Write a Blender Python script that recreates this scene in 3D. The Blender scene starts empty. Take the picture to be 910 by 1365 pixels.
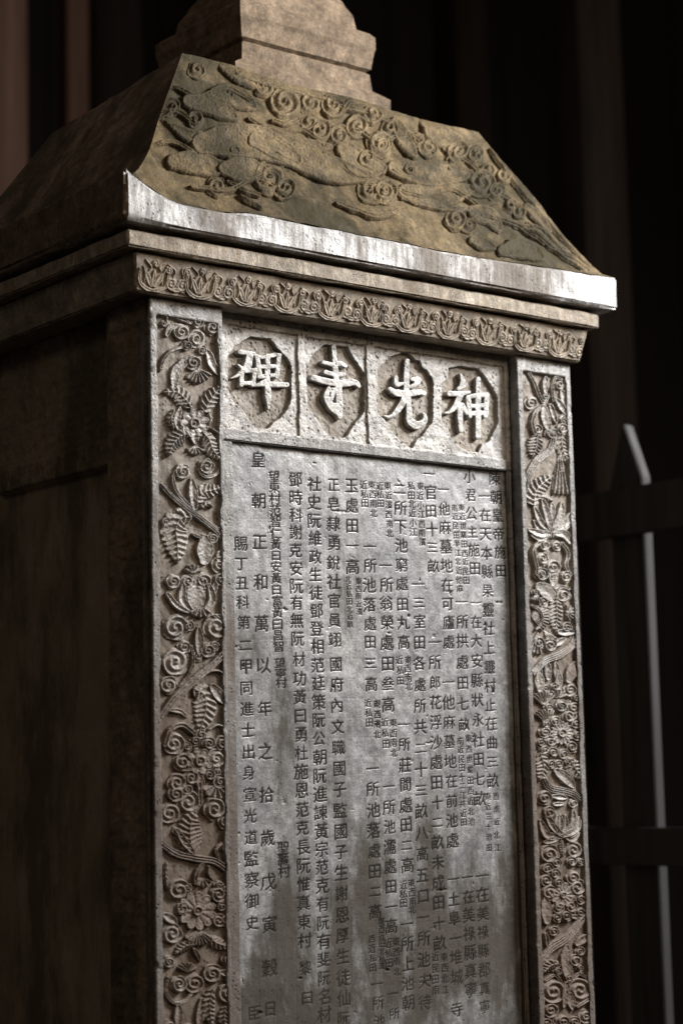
import bpy, math, random
import numpy as np
from mathutils import Vector
R = math.radians
rng = np.random.default_rng(7)
random.seed(7)
sc = bpy.context.scene
Z0 = 2.10            # height of the top of the shaft above the ground
W = 0.72             # width of the shaft

# ------------------------------------------------------------------ camera
CF = 2666.33                                    # focal length in pixels of the 910 x 1365 photograph
CL = np.array([-1.3071, -1.9967, -0.598 + Z0])
yw, pt, rl = R(38.6903), R(7.8387), R(-1.2956)
fwd = np.array([math.sin(yw)*math.cos(pt), math.cos(yw)*math.cos(pt), math.sin(pt)])
right = np.array([math.cos(yw), -math.sin(yw), 0.0]); up = np.cross(right, fwd)
r2 = right*math.cos(rl) + up*math.sin(rl); u2 = -right*math.sin(rl) + up*math.cos(rl)
cam = bpy.data.cameras.new("camera"); cam_o = bpy.data.objects.new("camera", cam)
sc.collection.objects.link(cam_o)
from mathutils import Matrix
M = Matrix(((r2[0], u2[0], -fwd[0]), (r2[1], u2[1], -fwd[1]), (r2[2], u2[2], -fwd[2])))
cam_o.matrix_world = Matrix.Translation(Vector(CL)) @ M.to_4x4()
cam.sensor_fit = 'VERTICAL'; cam.sensor_height = 36.0; cam.lens = CF/1365*36
cam.clip_end = 100
cam.dof.use_dof = True; cam.dof.focus_distance = 2.58; cam.dof.aperture_fstop = 3.6
sc.camera = cam_o

def proj(x, y, z):
    d = np.stack([np.asarray(x)-CL[0], np.asarray(y)-CL[1], np.asarray(z)-CL[2]], -1)
    w = d @ fwd
    return 455+CF*(d @ r2)/w, 682.5-CF*(d @ u2)/w

def unproj_front(u, v, Y):
    """point on the plane y = Y seen at (u, v); z relative to the top of the shaft"""
    d = fwd + (u-455)/CF*r2 - (v-682.5)/CF*u2
    t = (Y-CL[1])/d[1]
    P = CL + d*t
    return P[0], P[2]-Z0

# ------------------------------------------------------------------ light
world = bpy.data.worlds.new("World"); sc.world = world; world.use_nodes = True
bg = world.node_tree.nodes['Background']
bg.inputs[0].default_value = (1.0, 0.80, 0.62, 1); bg.inputs[1].default_value = 0.048

def area(name, target, az, el, dist, sx, sy, power, col):
    """an area lamp; az measured from the stele's front normal towards its right"""
    l = bpy.data.lights.new(name, 'AREA'); l.shape = 'RECTANGLE'; l.size = sx; l.size_y = sy
    l.energy = power; l.color = col
    o = bpy.data.objects.new(name, l); sc.collection.objects.link(o)
    a, e = R(az), R(el)
    d = Vector((math.sin(a)*math.cos(e), -math.cos(a)*math.cos(e), math.sin(e)))
    o.location = Vector(target) + d*dist
    o.rotation_euler = d.to_track_quat('Z', 'Y').to_euler()
    return o
area('doorway_daylight', (.45, 0, Z0-.05), 54, 30, 2.35, .8, .65, 160, (1.0, .985, .965))
area('warm_fill', (.4, 0, Z0-.3), 14, 26, 5.0, 1.8, 1.2, 62, (1.0, .78, .56))  # added warm fill for the roof and finial
area('left_face_fill', (0, .3, Z0-.1), -62, 30, 4.5, 1.2, 1.0, 5.2, (1.0, .86, .70))  # added weak fill bringing out the relief of the left face
sc.view_settings.view_transform = 'Standard'; sc.view_settings.look = 'None'
sc.view_settings.exposure = 0.0; sc.view_settings.gamma = 1.0
sc.cycles.max_bounces = 6; sc.cycles.caustics_reflective = False; sc.cycles.caustics_refractive = False

# ------------------------------------------------------------------ materials
def nt_new(name):
    m = bpy.data.materials.new(name); m.use_nodes = True
    nt = m.node_tree
    return m, nt, nt.nodes['Principled BSDF']

def N(nt, t, **kw):
    n = nt.nodes.new(t)
    for k, v in kw.items():
        if k.startswith('i_'):
            key = k[2:]
            n.inputs[int(key) if key.isdigit() else key].default_value = v
        else: setattr(n, k, v)
    return n

def ramp(nt, src, p0, p1, c0=(0, 0, 0, 1), c1=(1, 1, 1, 1)):
    r = nt.nodes.new('ShaderNodeValToRGB')
    r.color_ramp.elements[0].position = p0; r.color_ramp.elements[0].color = c0
    r.color_ramp.elements[1].position = p1; r.color_ramp.elements[1].color = c1
    nt.links.new(src, r.inputs[0]); return r.outputs[0]

def mix(nt, fac, a, b, mode='MIX'):
    m = nt.nodes.new('ShaderNodeMix'); m.data_type = 'RGBA'; m.blend_type = mode
    for sock, v in ((0, fac), (6, a), (7, b)):
        if hasattr(v, 'is_output') or isinstance(v, bpy.types.NodeSocket): nt.links.new(v, m.inputs[sock])
        else: m.inputs[sock].default_value = v if sock == 0 else tuple(v)+(1,) if len(v) == 3 else v
    return m.outputs[2]

def mathn(nt, op, a, b=0.0, clamp=False):
    m = nt.nodes.new('ShaderNodeMath'); m.operation = op; m.use_clamp = clamp
    for i, v in enumerate((a, b)):
        if isinstance(v, bpy.types.NodeSocket): nt.links.new(v, m.inputs[i])
        else: m.inputs[i].default_value = v
    return m.outputs[0]

def stone(name, c1, c2, rough=(.34, .62), spec=.5, dustcol=(.23, .18, .13), dust=1.0, pits=.5, pitscale=330,
          streak=0.0, streakcol=(.09, .085, .08), stain=0.0, staincol=(.025, .027, .02), bump=.35, moss=None, coat=0.0, stain_falloff_z=None, pitcover=(.46, .62), mottle=.35, stain_falloff_add=.075):
    m, nt, b = nt_new(name); L = nt.links.new
    tc = N(nt, 'ShaderNodeTexCoord'); co = tc.outputs['Object']
    n1 = N(nt, 'ShaderNodeTexNoise', i_Scale=9.0, i_Detail=7.0, i_Roughness=.65); L(co, n1.inputs['Vector'])
    n2 = N(nt, 'ShaderNodeTexNoise', i_Scale=70.0, i_Detail=5.0, i_Roughness=.7); L(co, n2.inputs['Vector'])
    n3 = N(nt, 'ShaderNodeTexNoise', i_Scale=300.0, i_Detail=4.0, i_Roughness=.7); L(co, n3.inputs['Vector'])
    f1 = ramp(nt, n1.outputs[0], .35, .65)
    col = mix(nt, f1, c1, c2)
    f2 = ramp(nt, n2.outputs[0], .3, .7, (.52, .52, .52, 1), (1.36, 1.36, 1.36, 1))
    col = mix(nt, 1.0, col, f2, 'MULTIPLY')
    f3 = ramp(nt, n3.outputs[0], .3, .7, (.6, .6, .6, 1), (1.32, 1.32, 1.32, 1))
    col = mix(nt, 1.0, col, f3, 'MULTIPLY')
    n4 = N(nt, 'ShaderNodeTexNoise', i_Scale=30.0, i_Detail=9.0, i_Roughness=.72); L(co, n4.inputs['Vector'])
    f4 = ramp(nt, n4.outputs[0], .36, .62, (1-mottle, 1-mottle, 1-mottle*.95, 1), (1+mottle*.5, 1+mottle*.5, 1+mottle*.5, 1))
    col = mix(nt, 1.0, col, f4, 'MULTIPLY')
    # dust lying in the cut-back ground
    at = N(nt, 'ShaderNodeAttribute', attribute_name='dust')
    dn = mathn(nt, 'MULTIPLY', at.outputs['Fac'], dust, True)
    dcol = mix(nt, f1, dustcol, tuple(x*.72 for x in dustcol))
    col = mix(nt, dn, col, dcol)
    if streak:
        mp = N(nt, 'ShaderNodeMapping'); mp.inputs['Scale'].default_value = (150, 150, 11); L(co, mp.inputs[0])
        ns = N(nt, 'ShaderNodeTexNoise', i_Scale=1.0, i_Detail=6.0, i_Roughness=.65); L(mp.outputs[0], ns.inputs['Vector'])
        fs = ramp(nt, ns.outputs[0], .45, .60)
        fs = mathn(nt, 'MULTIPLY', fs, streak)
        col = mix(nt, fs, col, streakcol); streakf = fs
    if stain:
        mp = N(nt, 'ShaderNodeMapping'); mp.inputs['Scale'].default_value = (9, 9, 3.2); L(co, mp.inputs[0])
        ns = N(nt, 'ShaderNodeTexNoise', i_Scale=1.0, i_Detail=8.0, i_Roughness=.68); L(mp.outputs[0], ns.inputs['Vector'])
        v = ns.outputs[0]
        if stain_falloff_z:
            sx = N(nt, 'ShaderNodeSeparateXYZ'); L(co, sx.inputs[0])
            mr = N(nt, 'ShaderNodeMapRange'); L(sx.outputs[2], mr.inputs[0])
            mr.inputs[1].default_value = stain_falloff_z[0]; mr.inputs[2].default_value = stain_falloff_z[1]
            mr.inputs[3].default_value = -.13; mr.inputs[4].default_value = stain_falloff_add  # stain grows downward, also carrying the light's fall-off in its colour
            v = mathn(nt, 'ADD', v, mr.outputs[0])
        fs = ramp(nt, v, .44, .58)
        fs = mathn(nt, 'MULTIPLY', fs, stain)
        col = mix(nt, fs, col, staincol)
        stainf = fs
    if moss:
        nm = N(nt, 'ShaderNodeTexNoise', i_Scale=7.0, i_Detail=9.0, i_Roughness=.7); L(co, nm.inputs['Vector'])
        fm = ramp(nt, nm.outputs[0], .45, .56)
        col = mix(nt, mathn(nt, 'MULTIPLY', fm, moss[1]), col, moss[0])
    # pits
    vo = N(nt, 'ShaderNodeTexVoronoi', i_Scale=pitscale); L(co, vo.inputs['Vector'])
    vn = N(nt, 'ShaderNodeTexNoise', i_Scale=45.0, i_Detail=2.0); L(co, vn.inputs['Vector'])
    pm = ramp(nt, vo.outputs['Distance'], .12, .34, (1, 1, 1, 1), (0, 0, 0, 1))
    pm = mathn(nt, 'MULTIPLY', pm, ramp(nt, vn.outputs[0], *pitcover))
    pm = mathn(nt, 'MULTIPLY', pm, pits)
    col = mix(nt, pm, col, (.035, .028, .022))
    L(col, b.inputs['Base Color'])
    # roughness
    rr = N(nt, 'ShaderNodeMapRange'); L(n2.outputs[0], rr.inputs[0]); rr.inputs[1].default_value = .3; rr.inputs[2].default_value = .7
    rr.inputs[3].default_value = rough[0]; rr.inputs[4].default_value = rough[1]
    ro = mathn(nt, 'ADD', rr.outputs[0], mathn(nt, 'MULTIPLY', dn, .28), True)
    ro = mathn(nt, 'ADD', ro, mathn(nt, 'MULTIPLY', pm, .4), True)
    ro = mathn(nt, 'ADD', ro, mathn(nt, 'MULTIPLY', ramp(nt, n4.outputs[0], .40, .60, (1, 1, 1, 1), (0, 0, 0, 1)), mottle*.38), True)
    if streak: ro = mathn(nt, 'ADD', ro, mathn(nt, 'MULTIPLY', streakf, .30), True)
    if stain: ro = mathn(nt, 'ADD', ro, mathn(nt, 'MULTIPLY', stainf, .34), True)
    if stain:
        sp = mathn(nt, 'MULTIPLY', mathn(nt, 'SUBTRACT', 1.0, mathn(nt, 'MULTIPLY', stainf, .75)), spec); L(sp, b.inputs['Specular IOR Level'])
    L(ro, b.inputs['Roughness'])
    b.inputs['Specular IOR Level'].default_value = spec if not stain else .5
    b.inputs['Coat Weight'].default_value = coat; b.inputs['Coat Roughness'].default_value = .32
    # bump
    h = mathn(nt, 'ADD', mathn(nt, 'MULTIPLY', n2.outputs[0], 1.5), mathn(nt, 'MULTIPLY', n3.outputs[0], .45))
    h = mathn(nt, 'SUBTRACT', h, mathn(nt, 'MULTIPLY', pm, .8))
    bp = N(nt, 'ShaderNodeBump'); bp.inputs['Strength'].default_value = bump; bp.inputs['Distance'].default_value = .0022
    L(h, bp.inputs['Height']); L(bp.outputs[0], b.inputs['Normal'])
    return m

M_orn = stone('carved_stone', (.24, .22, .195), (.35, .33, .305), rough=(.30, .50), spec=.7, pits=.35, bump=.22, stain=.75, stain_falloff_z=(-.25+Z0, -.75+Z0), stain_falloff_add=.15, staincol=(.125, .088, .068), dustcol=(.21, .16, .115), dust=.85)
M_ground = stone('cut_back_ground', (.27, .22, .165), (.21, .17, .13), rough=(.6, .85), spec=.25, pits=.25, bump=.5, stain=.7, staincol=(.10, .075, .058), stain_falloff_z=(-.25+Z0, -.75+Z0), stain_falloff_add=.15)
M_rim = stone('worn_rim_stone', (.165, .16, .155), (.29, .28, .27), rough=(.28, .5), spec=.8, pits=.9, pitscale=170, bump=.5, stain=.7, stain_falloff_z=(-.2+Z0, -.75+Z0), stain_falloff_add=.15, staincol=(.10, .075, .06), streak=.45, streakcol=(.09, .085, .085), dust=.8)
M_cell = stone('pitted_title_stone', (.34, .325, .30), (.46, .45, .43), rough=(.32, .5), spec=.75, pits=1.0, pitscale=150, bump=.55, dustcol=(.25, .21, .165), dust=.9, pitcover=(.36, .56))
M_letter = stone('polished_letter_stone', (.36, .35, .33), (.46, .45, .43), rough=(.28, .45), spec=.85, pits=.9, pitscale=170, bump=.3, dust=0, pitcover=(.42, .58))
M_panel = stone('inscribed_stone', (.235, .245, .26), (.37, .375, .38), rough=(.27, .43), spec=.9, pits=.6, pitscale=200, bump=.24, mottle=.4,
                stain=.9, stain_falloff_z=(-.25+Z0, -.88+Z0), stain_falloff_add=.085, staincol=(.055, .045, .035), dustcol=(.06, .05, .04), dust=1.0, streak=.18)
M_band = stone('plain_band_stone', (.30, .25, .185), (.42, .37, .30), rough=(.45, .7), spec=.45, pits=.6, bump=.6, streak=.45, streakcol=(.17, .12, .08))
M_frieze = stone('frieze_stone', (.26, .215, .16), (.33, .28, .22), rough=(.42, .66), spec=.5, pits=.35, bump=.3, dust=.5)
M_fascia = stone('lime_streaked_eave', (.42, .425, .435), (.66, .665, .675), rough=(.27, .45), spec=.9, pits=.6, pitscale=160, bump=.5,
                 streak=.55, streakcol=(.15, .14, .13), stain=.85, staincol=(.15, .125, .10))
M_roof = stone('roof_stone', (.135, .10, .052), (.195, .148, .085), rough=(.6, .9), spec=.2, pits=.25, bump=.8, moss=((.032, .027, .014), .88), dust=.5, dustcol=(.13, .095, .05))
M_finial = stone('finial_stone', (.195, .145, .098), (.25, .19, .135), rough=(.65, .9), spec=.2, pits=.15, bump=.45)
M_side = stone('side_stone', (.22, .17, .12), (.32, .25, .18), rough=(.5, .8), spec=.3, pits=.2, bump=.5, stain=.7, staincol=(.07, .06, .04), dustcol=(.36, .30, .22), mottle=.5)
M_side2 = stone('side_cornice_stone', (.15, .105, .075), (.20, .15, .11), rough=(.6, .85), spec=.2, pits=.2, bump=.5)  # browner stone for the eave's left faces, their shade deepened in the colour

def ink(name, c, rough=.8):
    m, nt, b = nt_new(name)
    tc = N(nt, 'ShaderNodeTexCoord')
    n = N(nt, 'ShaderNodeTexNoise', i_Scale=260.0, i_Detail=3.0); nt.links.new(tc.outputs['Object'], n.inputs['Vector'])
    r = ramp(nt, n.outputs[0], .3, .7, tuple(x*.7 for x in c)+(1,), tuple(x*1.5 for x in c)+(1,))
    nt.links.new(r, b.inputs['Base Color']); b.inputs['Roughness'].default_value = rough
    b.inputs['Specular IOR Level'].default_value = .2
    return m
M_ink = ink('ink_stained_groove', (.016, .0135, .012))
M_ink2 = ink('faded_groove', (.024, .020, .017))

def wood(name, c, rough=.6, spec=.3):
    m, nt, b = nt_new(name); L = nt.links.new
    tc = N(nt, 'ShaderNodeTexCoord')
    mp = N(nt, 'ShaderNodeMapping'); mp.inputs['Scale'].default_value = (40, 40, 2.5); L(tc.outputs['Object'], mp.inputs[0])
    n = N(nt, 'ShaderNodeTexNoise', i_Scale=1.0, i_Detail=6.0, i_Roughness=.6); L(mp.outputs[0], n.inputs['Vector'])
    r = ramp(nt, n.outputs[0], .3, .7, tuple(x*.6 for x in c)+(1,), tuple(x*1.3 for x in c)+(1,))
    L(r, b.inputs['Base Color']); b.inputs['Roughness'].default_value = rough; b.inputs['Specular IOR Level'].default_value = spec
    bp = N(nt, 'ShaderNodeBump'); bp.inputs['Strength'].default_value = .4; bp.inputs['Distance'].default_value = .003
    L(n.outputs[0], bp.inputs['Height']); L(bp.outputs[0], b.inputs['Normal'])
    return m
M_fence = wood('dark_painted_rail', (.046, .046, .046), .6, .2)
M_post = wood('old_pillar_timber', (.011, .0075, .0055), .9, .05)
M_post2 = wood('timber_lit_in_colour', (.050, .027, .018), .8, .1)  # lighter copy of the pillar timber, the light put into its colour
M_plank = wood('old_plank_timber', (.006, .0035, .0025), .85)
M_floor = wood('dark_earth_tile', (.03, .022, .016), .85)

# ------------------------------------------------------------------ mesh helpers
def obj(name, me, parent=None, label=None, mat=None):
    o = bpy.data.objects.new(name, me); sc.collection.objects.link(o)
    if mat and me and not me.materials: me.materials.append(mat)
    if parent: o.parent = parent
    if label: o['label'] = label
    return o

def np_mesh(name, V, F, mat=None, smooth=True, dust=None):
    V = np.asarray(V, np.float32); F = np.asarray(F, np.int32)
    me = bpy.data.meshes.new(name)
    me.vertices.add(len(V)); me.vertices.foreach_set('co', V.ravel())
    k = F.shape[1]
    me.loops.add(F.size); me.loops.foreach_set('vertex_index', F.ravel())
    me.polygons.add(len(F)); me.polygons.foreach_set('loop_start', np.arange(0, F.size, k, dtype=np.int32))
    me.polygons.foreach_set('loop_total', np.full(len(F), k, np.int32))
    if smooth: me.polygons.foreach_set('use_smooth', np.ones(len(F), bool))
    me.update(calc_edges=True)
    if dust is not None:
        a = me.attributes.new('dust', 'FLOAT', 'POINT'); a.data.foreach_set('value', np.asarray(dust, np.float32).ravel())
    if mat: me.materials.append(mat)
    return me

_oct = []
def vnoise(x, y, seed=0):
    """smooth value noise, -1..1"""
    g = np.random.default_rng(seed).random((64, 64))*2-1
    xi = np.floor(x).astype(int); yi = np.floor(y).astype(int); fx = x-xi; fy = y-yi
    fx = fx*fx*(3-2*fx); fy = fy*fy*(3-2*fy)
    a = g[yi % 64, xi % 64]; b = g[yi % 64, (xi+1) % 64]; c = g[(yi+1) % 64, xi % 64]; d = g[(yi+1) % 64, (xi+1) % 64]
    return (a*(1-fx)+b*fx)*(1-fy)+(c*(1-fx)+d*fx)*fy
def fbm(x, y, seed=0, n=3):
    return sum(vnoise(x*2**i+17*i, y*2**i, seed+i)/2**i for i in range(n))

def rough_box(name, x0, x1, y0, y1, z0, z1, mat, parent, step=.012, wob=.0012, seed=0, bevel=.002, label=None, fun=None):
    """closed box whose faces are divided and slightly uneven, edges rounded; fun(x,y,z)->(x,y,z) may shape it"""
    nx = max(1, int(round((x1-x0)/step))); ny = max(1, int(round((y1-y0)/step))); nz = max(1, int(round((z1-z0)/step)))
    nx, ny, nz = min(nx, 90), min(ny, 60), min(nz, 120)
    def axis(a, b, n):
        t = np.linspace(a, b, n+1); bv = min(bevel, (b-a)/4)
        return np.concatenate([[a], [a+bv], t[1:-1], [b-bv], [b]]) if n > 1 else np.array([a, a+bv, b-bv, b])
    X, Y, Z = axis(x0, x1, nx), axis(y0, y1, ny), axis(z0, z1, nz)
    idx = {}; V = []; F = []
    def vid(i, j, k):
        key = (i, j, k)
        if key not in idx:
            idx[key] = len(V); V.append((X[i], Y[j], Z[k], (i in (0, len(X)-1)), (j in (0, len(Y)-1)), (k in (0, len(Z)-1))))
        return idx[key]
    def face(A, B, f):
        for a in range(A):
            for b in range(B): F.append([vid(*f(a, b)), vid(*f(a+1, b)), vid(*f(a+1, b+1)), vid(*f(a, b+1))])
    I, J, K = len(X)-1, len(Y)-1, len(Z)-1
    face(I, K, lambda a, b: (a, 0, b)); face(I, K, lambda a, b: (I-a, J, b))
    face(J, K, lambda a, b: (0, J-a, b)); face(J, K, lambda a, b: (I, a, b))
    face(I, J, lambda a, b: (a, b, K)); face(I, J, lambda a, b: (a, J-b, 0))
    A = np.array(V, float); P = A[:, :3].copy(); e = A[:, 3:].sum(1)
    # pull the edge vertices in so the arris is rounded and chipped
    c = np.array([(x0+x1)/2, (y0+y1)/2, (z0+z1)/2]); hs = np.array([(x1-x0)/2, (y1-y0)/2, (z1-z0)/2])
    n = fbm(P[:, 0]*55+P[:, 1]*41+seed*3.1, P[:, 2]*55+P[:, 1]*23, seed+5)
    pull = np.where(e >= 2, bevel*(.55+.6*np.clip(n, 0, 1.5)), 0)
    s = np.sign(P-c)*A[:, 3:]
    P -= s*pull[:, None]
    P += s*(fbm(P[:, 0]*28+P[:, 1]*31+seed, P[:, 2]*28+P[:, 1]*9, seed)*wob)[:, None]*(1)
    if fun: P = fun(P)
    P[:, 2] += Z0
    me = np_mesh(name, P-ROOT, F, mat, smooth=False)
    try: me.shade_smooth()
    except Exception: pass
    for p in (): pass
    me.set_sharp_from_angle(angle=R(32))
    return obj(name, me, parent, label)

ROOT = np.array([.36, .25, 0.0])
stele = bpy.data.objects.new('stone_stele', None); sc.collection.objects.link(stele); stele.location = ROOT
stele['label'] = 'tall carved stone stele with roofed cap, flower-scroll pillars and a panel of engraved characters'
stele['category'] = 'stele'

# ---------------------------------------------------------------- relief engine
class Surf:
    """a fine grid lying on a real surface; U, V are drawing coordinates of its points"""
    def __init__(s, P, Nn, U, V):
        s.P, s.N, s.U, s.V = P, Nn, U, V; s.M = None
    def window(s, b):
        u0, v0, u1, v1 = b
        m = (s.U > u0) & (s.U < u1) & (s.V > v0) & (s.V < v1)
        if not m.any(): return None
        r = np.where(m.any(1))[0]; c = np.where(m.any(0))[0]
        return slice(max(r[0]-1, 0), r[-1]+2), slice(max(c[0]-1, 0), c[-1]+2)

def spline(pts, n=10):
    pts = [np.array(p, float) for p in pts]
    if len(pts) == 2: return np.array([pts[0]+(pts[1]-pts[0])*t for t in np.linspace(0, 1, n)])
    q = [2*pts[0]-pts[1]]+pts+[2*pts[-1]-pts[-2]]; out = []
    for i in range(1, len(q)-2):
        for t in np.linspace(0, 1, n, endpoint=False):
            a, b, c, d = q[i-1], q[i], q[i+1], q[i+2]
            out.append(.5*((2*b)+(-a+c)*t+(2*a-5*b+4*c-d)*t*t+(-a+3*b-3*c+d)*t**3))
    out.append(pts[-1]); return np.array(out)

def pdist(U, V, pl):
    """signed distance to a polyline and position along it 0..1"""
    best = np.full(U.shape, 1e9); S = np.zeros(U.shape); D = np.zeros(U.shape)
    seg = np.diff(pl, axis=0); ln = np.hypot(seg[:, 0], seg[:, 1])+1e-9; cum = np.concatenate([[0], np.cumsum(ln)]); tot = cum[-1]
    for i in range(len(seg)):
        dx = U-pl[i, 0]; dy = V-pl[i, 1]; ex, ey = seg[i]/ln[i]
        t = np.clip(dx*ex+dy*ey, 0, ln[i]); qx = dx-t*ex; qy = dy-t*ey; d = np.hypot(qx, qy)
        m = d < best; best[m] = d[m]; S[m] = (cum[i]+t[m])/tot
        D[m] = (d*np.sign(dx*ey-dy*ex+1e-12))[m]
    return best, S, D

def edge(s, e): 
    t = np.clip(s/e, 0, 1); return np.sqrt(np.clip(1-(1-t)**2, 0, 1))

HB, AM, EDGE = .0042, .0014, 2.2
def h_curl(U, V, cx, cy, r, d, a0, sc=1):
    r = r*1.12
    dx, dy = U-cx, V-cy; rr = np.hypot(dx, dy); th = np.arctan2(dy, dx)
    ro = r*(1+.05*np.cos(5*th+a0))
    p = max(3.3*sc, r/2.1)
    sd = ro-rr
    ph = rr/p - d*(th-a0)/(2*np.pi)
    h = HB*edge(sd, EDGE*sc)*(.80+.2*np.exp(-(rr/(.5*r))**2)) + AM*1.15*np.cos(2*np.pi*ph)*np.clip(sd/(1.2*sc), 0, 1)
    return h, sd
def h_leaf(U, V, pl, w, nv, sc=1):
    b, S, D = pdist(U, V, pl)
    prof = np.sin(np.pi*np.clip(S, 0.02, .98)**.8)**.65
    hw = 1.15*w/2*prof*(1+.10*np.sin(2*np.pi*nv*S-1.2))
    sd = hw-b
    h = HB*edge(sd, EDGE*sc) + AM*1.2*np.exp(-(b/(.8*sc))**2) + AM*np.cos(2*np.pi*(nv*S-.9*b/(w/2+1e-6)))*np.clip(b/(1.5*sc), 0, 1)*np.clip(sd/sc, 0, 1)
    h = h - .0012*np.clip(b/(w/2), 0, 1)
    sd = np.where((S <= 0) | (S >= 1), np.minimum(sd, .8*sc-b), sd)
    return h, sd
def h_petal(U, V, pl, w, sc=1):
    b, S, D = pdist(U, V, pl)
    hw = 1.12*w/2*np.sqrt(np.clip(np.sin(np.pi*np.clip(S*.8+.14, 0, 1)), 0, 1))
    sd = hw-b
    h = HB*edge(sd, EDGE*.8*sc) - AM*1.0*np.exp(-(b/(.22*w))**2) + AM*.8*np.exp(-((sd-1.2*sc)/(.8*sc))**2)
    return h, sd
def h_stem(U, V, pl, w, n, sc=1):
    b, S, D = pdist(U, V, pl)
    hw = w/2*(.75+.25*np.sin(np.pi*np.clip(S, 0, 1)))
    sd = hw-b
    h = HB*edge(sd, EDGE*sc) + AM*1.1*np.cos(2*np.pi*n*D/w + (0 if n % 2 else np.pi))*np.clip(sd/(.8*sc), 0, 1)
    return h, sd
def h_fan(U, V, cx, cy, Rr, a0, a1, n, sc=1):
    dx, dy = U-cx, V-cy; rr = np.hypot(dx, dy); th = np.arctan2(dy, dx)
    am = (a0+a1)/2; t = (th-am+np.pi) % (2*np.pi)-np.pi; half = (a1-a0)/2
    k = (t+half)/(2*half)
    ro = Rr*(.88+.12*np.abs(np.sin(np.pi*n*k)))
    sd = np.minimum(ro-rr, (half-np.abs(t))*np.maximum(rr, 1)+1.0*sc)
    h = HB*edge(sd, EDGE*sc)*(.7+.3*np.clip(rr/Rr, 0, 1)) - AM*1.1*np.cos(2*np.pi*n*k)*np.clip(rr/(.35*Rr), 0, 1)*np.clip(sd/sc, 0, 1)
    return h, sd
def h_flower(U, V, cx, cy, Rr, n, rc, sc=1):
    dx, dy = U-cx, V-cy; rr = np.hypot(dx, dy); th = np.arctan2(dy, dx)+.3
    ro = Rr*(.78+.22*np.abs(np.cos(n*th/2)))
    sd = ro-rr
    pet = np.abs(np.cos(n*th/2))
    rim = np.exp(-((sd-1.4*sc)/(.9*sc))**2)
    h = HB*edge(sd, EDGE*sc)*.85 + AM*(1.3*(pet**.5-.7)+.8*rim)*np.clip((rr-rc)/(1.5*sc), 0, 1)
    k = rr < rc
    ring = AM*1.2*np.cos(2*np.pi*rr/(rc*.75))
    h = np.where(k, HB*.95+.0012*edge(rc-rr, 1.5*sc)+ring*.8, h)
    return h, sd

def piece(surf, kind, a, name, mat, parent, sc=1.0, hs=1.0, seed=0):
    if kind == 'C':
        cx, cy, r = a[:3]; bb = (cx-r*1.35, cy-r*1.35, cx+r*1.35, cy+r*1.35)
    elif kind in 'LTS':
        pl = spline(a[0], 8); w = a[1]; mrg = w*.72+1
        bb = (pl[:, 0].min()-mrg, pl[:, 1].min()-mrg, pl[:, 0].max()+mrg, pl[:, 1].max()+mrg)
    else:
        cx, cy, r = a[:3]; bb = (cx-r*1.05-1, cy-r*1.05-1, cx+r*1.05+1, cy+r*1.05+1)
    win = surf.window(bb)
    if win is None: return None
    U, V = surf.U[win], surf.V[win]
    # hand-cut wobble
    Uw = U+.35*sc*vnoise(U/(5*sc)+seed, V/(5*sc), 3); Vw = V+.35*sc*vnoise(U/(5*sc), V/(5*sc)+seed, 4)
    if kind == 'C': h, sd = h_curl(Uw, Vw, a[0], a[1], a[2], a[3], a[4], sc)
    elif kind == 'L': h, sd = h_leaf(Uw, Vw, pl, a[1], a[2], sc)
    elif kind == 'T': h, sd = h_petal(Uw, Vw, pl, a[1], sc)
    elif kind == 'S': h, sd = h_stem(Uw, Vw, pl, a[1], a[2], sc)
    elif kind == 'F': h, sd = h_fan(Uw, Vw, *a[:6], sc)
    elif kind == 'W': h, sd = h_flower(Uw, Vw, *a[:5], sc)
    k = .82+.3*((seed*0.6180339) % 1)
    if surf.M is not None: hs_ = hs*surf.M[win]
    else: hs_ = hs
    h = h*hs_*k + .0004*hs*vnoise(U/2.2, V/2.2, 9)
    h = np.where(sd > 0, np.maximum(h, .0002), -.0016)
    ok = sd > 0
    q = ok[:-1, :-1] | ok[1:, :-1] | ok[:-1, 1:] | ok[1:, 1:]
    if q.sum() < 4: return None
    P = surf.P[win]+surf.N[win]*h[..., None]
    idx = np.arange(U.size).reshape(U.shape)
    F = np.stack([idx[:-1, :-1][q], idx[:-1, 1:][q], idx[1:, 1:][q], idx[1:, :-1][q]], -1)
    used, inv = np.unique(F.ravel(), return_inverse=True)
    dust = np.clip(1-h/(.0028*hs), 0, 1).ravel()[used]
    Vv = P.reshape(-1, 3)[used].copy(); Vv[:, 2] += Z0
    me = np_mesh(name, Vv-ROOT, inv.reshape(-1, 4), mat, dust=dust)
    return obj(name, me, parent)

NAMES = {'C': 'scroll', 'L': 'leaf', 'T': 'petal', 'S': 'stem', 'F': 'fan_leaf', 'W': 'flower'}
def conv(item, ox, oy, s):
    k = item[0]
    t = lambda p: (ox+p[0]/s, oy+p[1]/s)
    if k == 'C':
        cx, cy = t(item[1:3]); return ('C', (cx, cy, item[3]/s, 1 if len(item) < 5 else item[4], (cx*1.7+cy) % 6.28))
    if k in 'LS': return (k, ([t(p) for p in item[1]], item[2]/s, item[3]))
    if k == 'T': return (k, ([t(p) for p in item[1]], item[2]/s))
    if k == 'F':
        cx, cy = t(item[1:3]); return ('F', (cx, cy, item[3]/s, R(item[4]), R(item[5]), item[6]))
    if k == 'W':
        cx, cy = t(item[1:3]); return ('W', (cx, cy, item[3]/s, item[4], item[5]/s))

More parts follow.
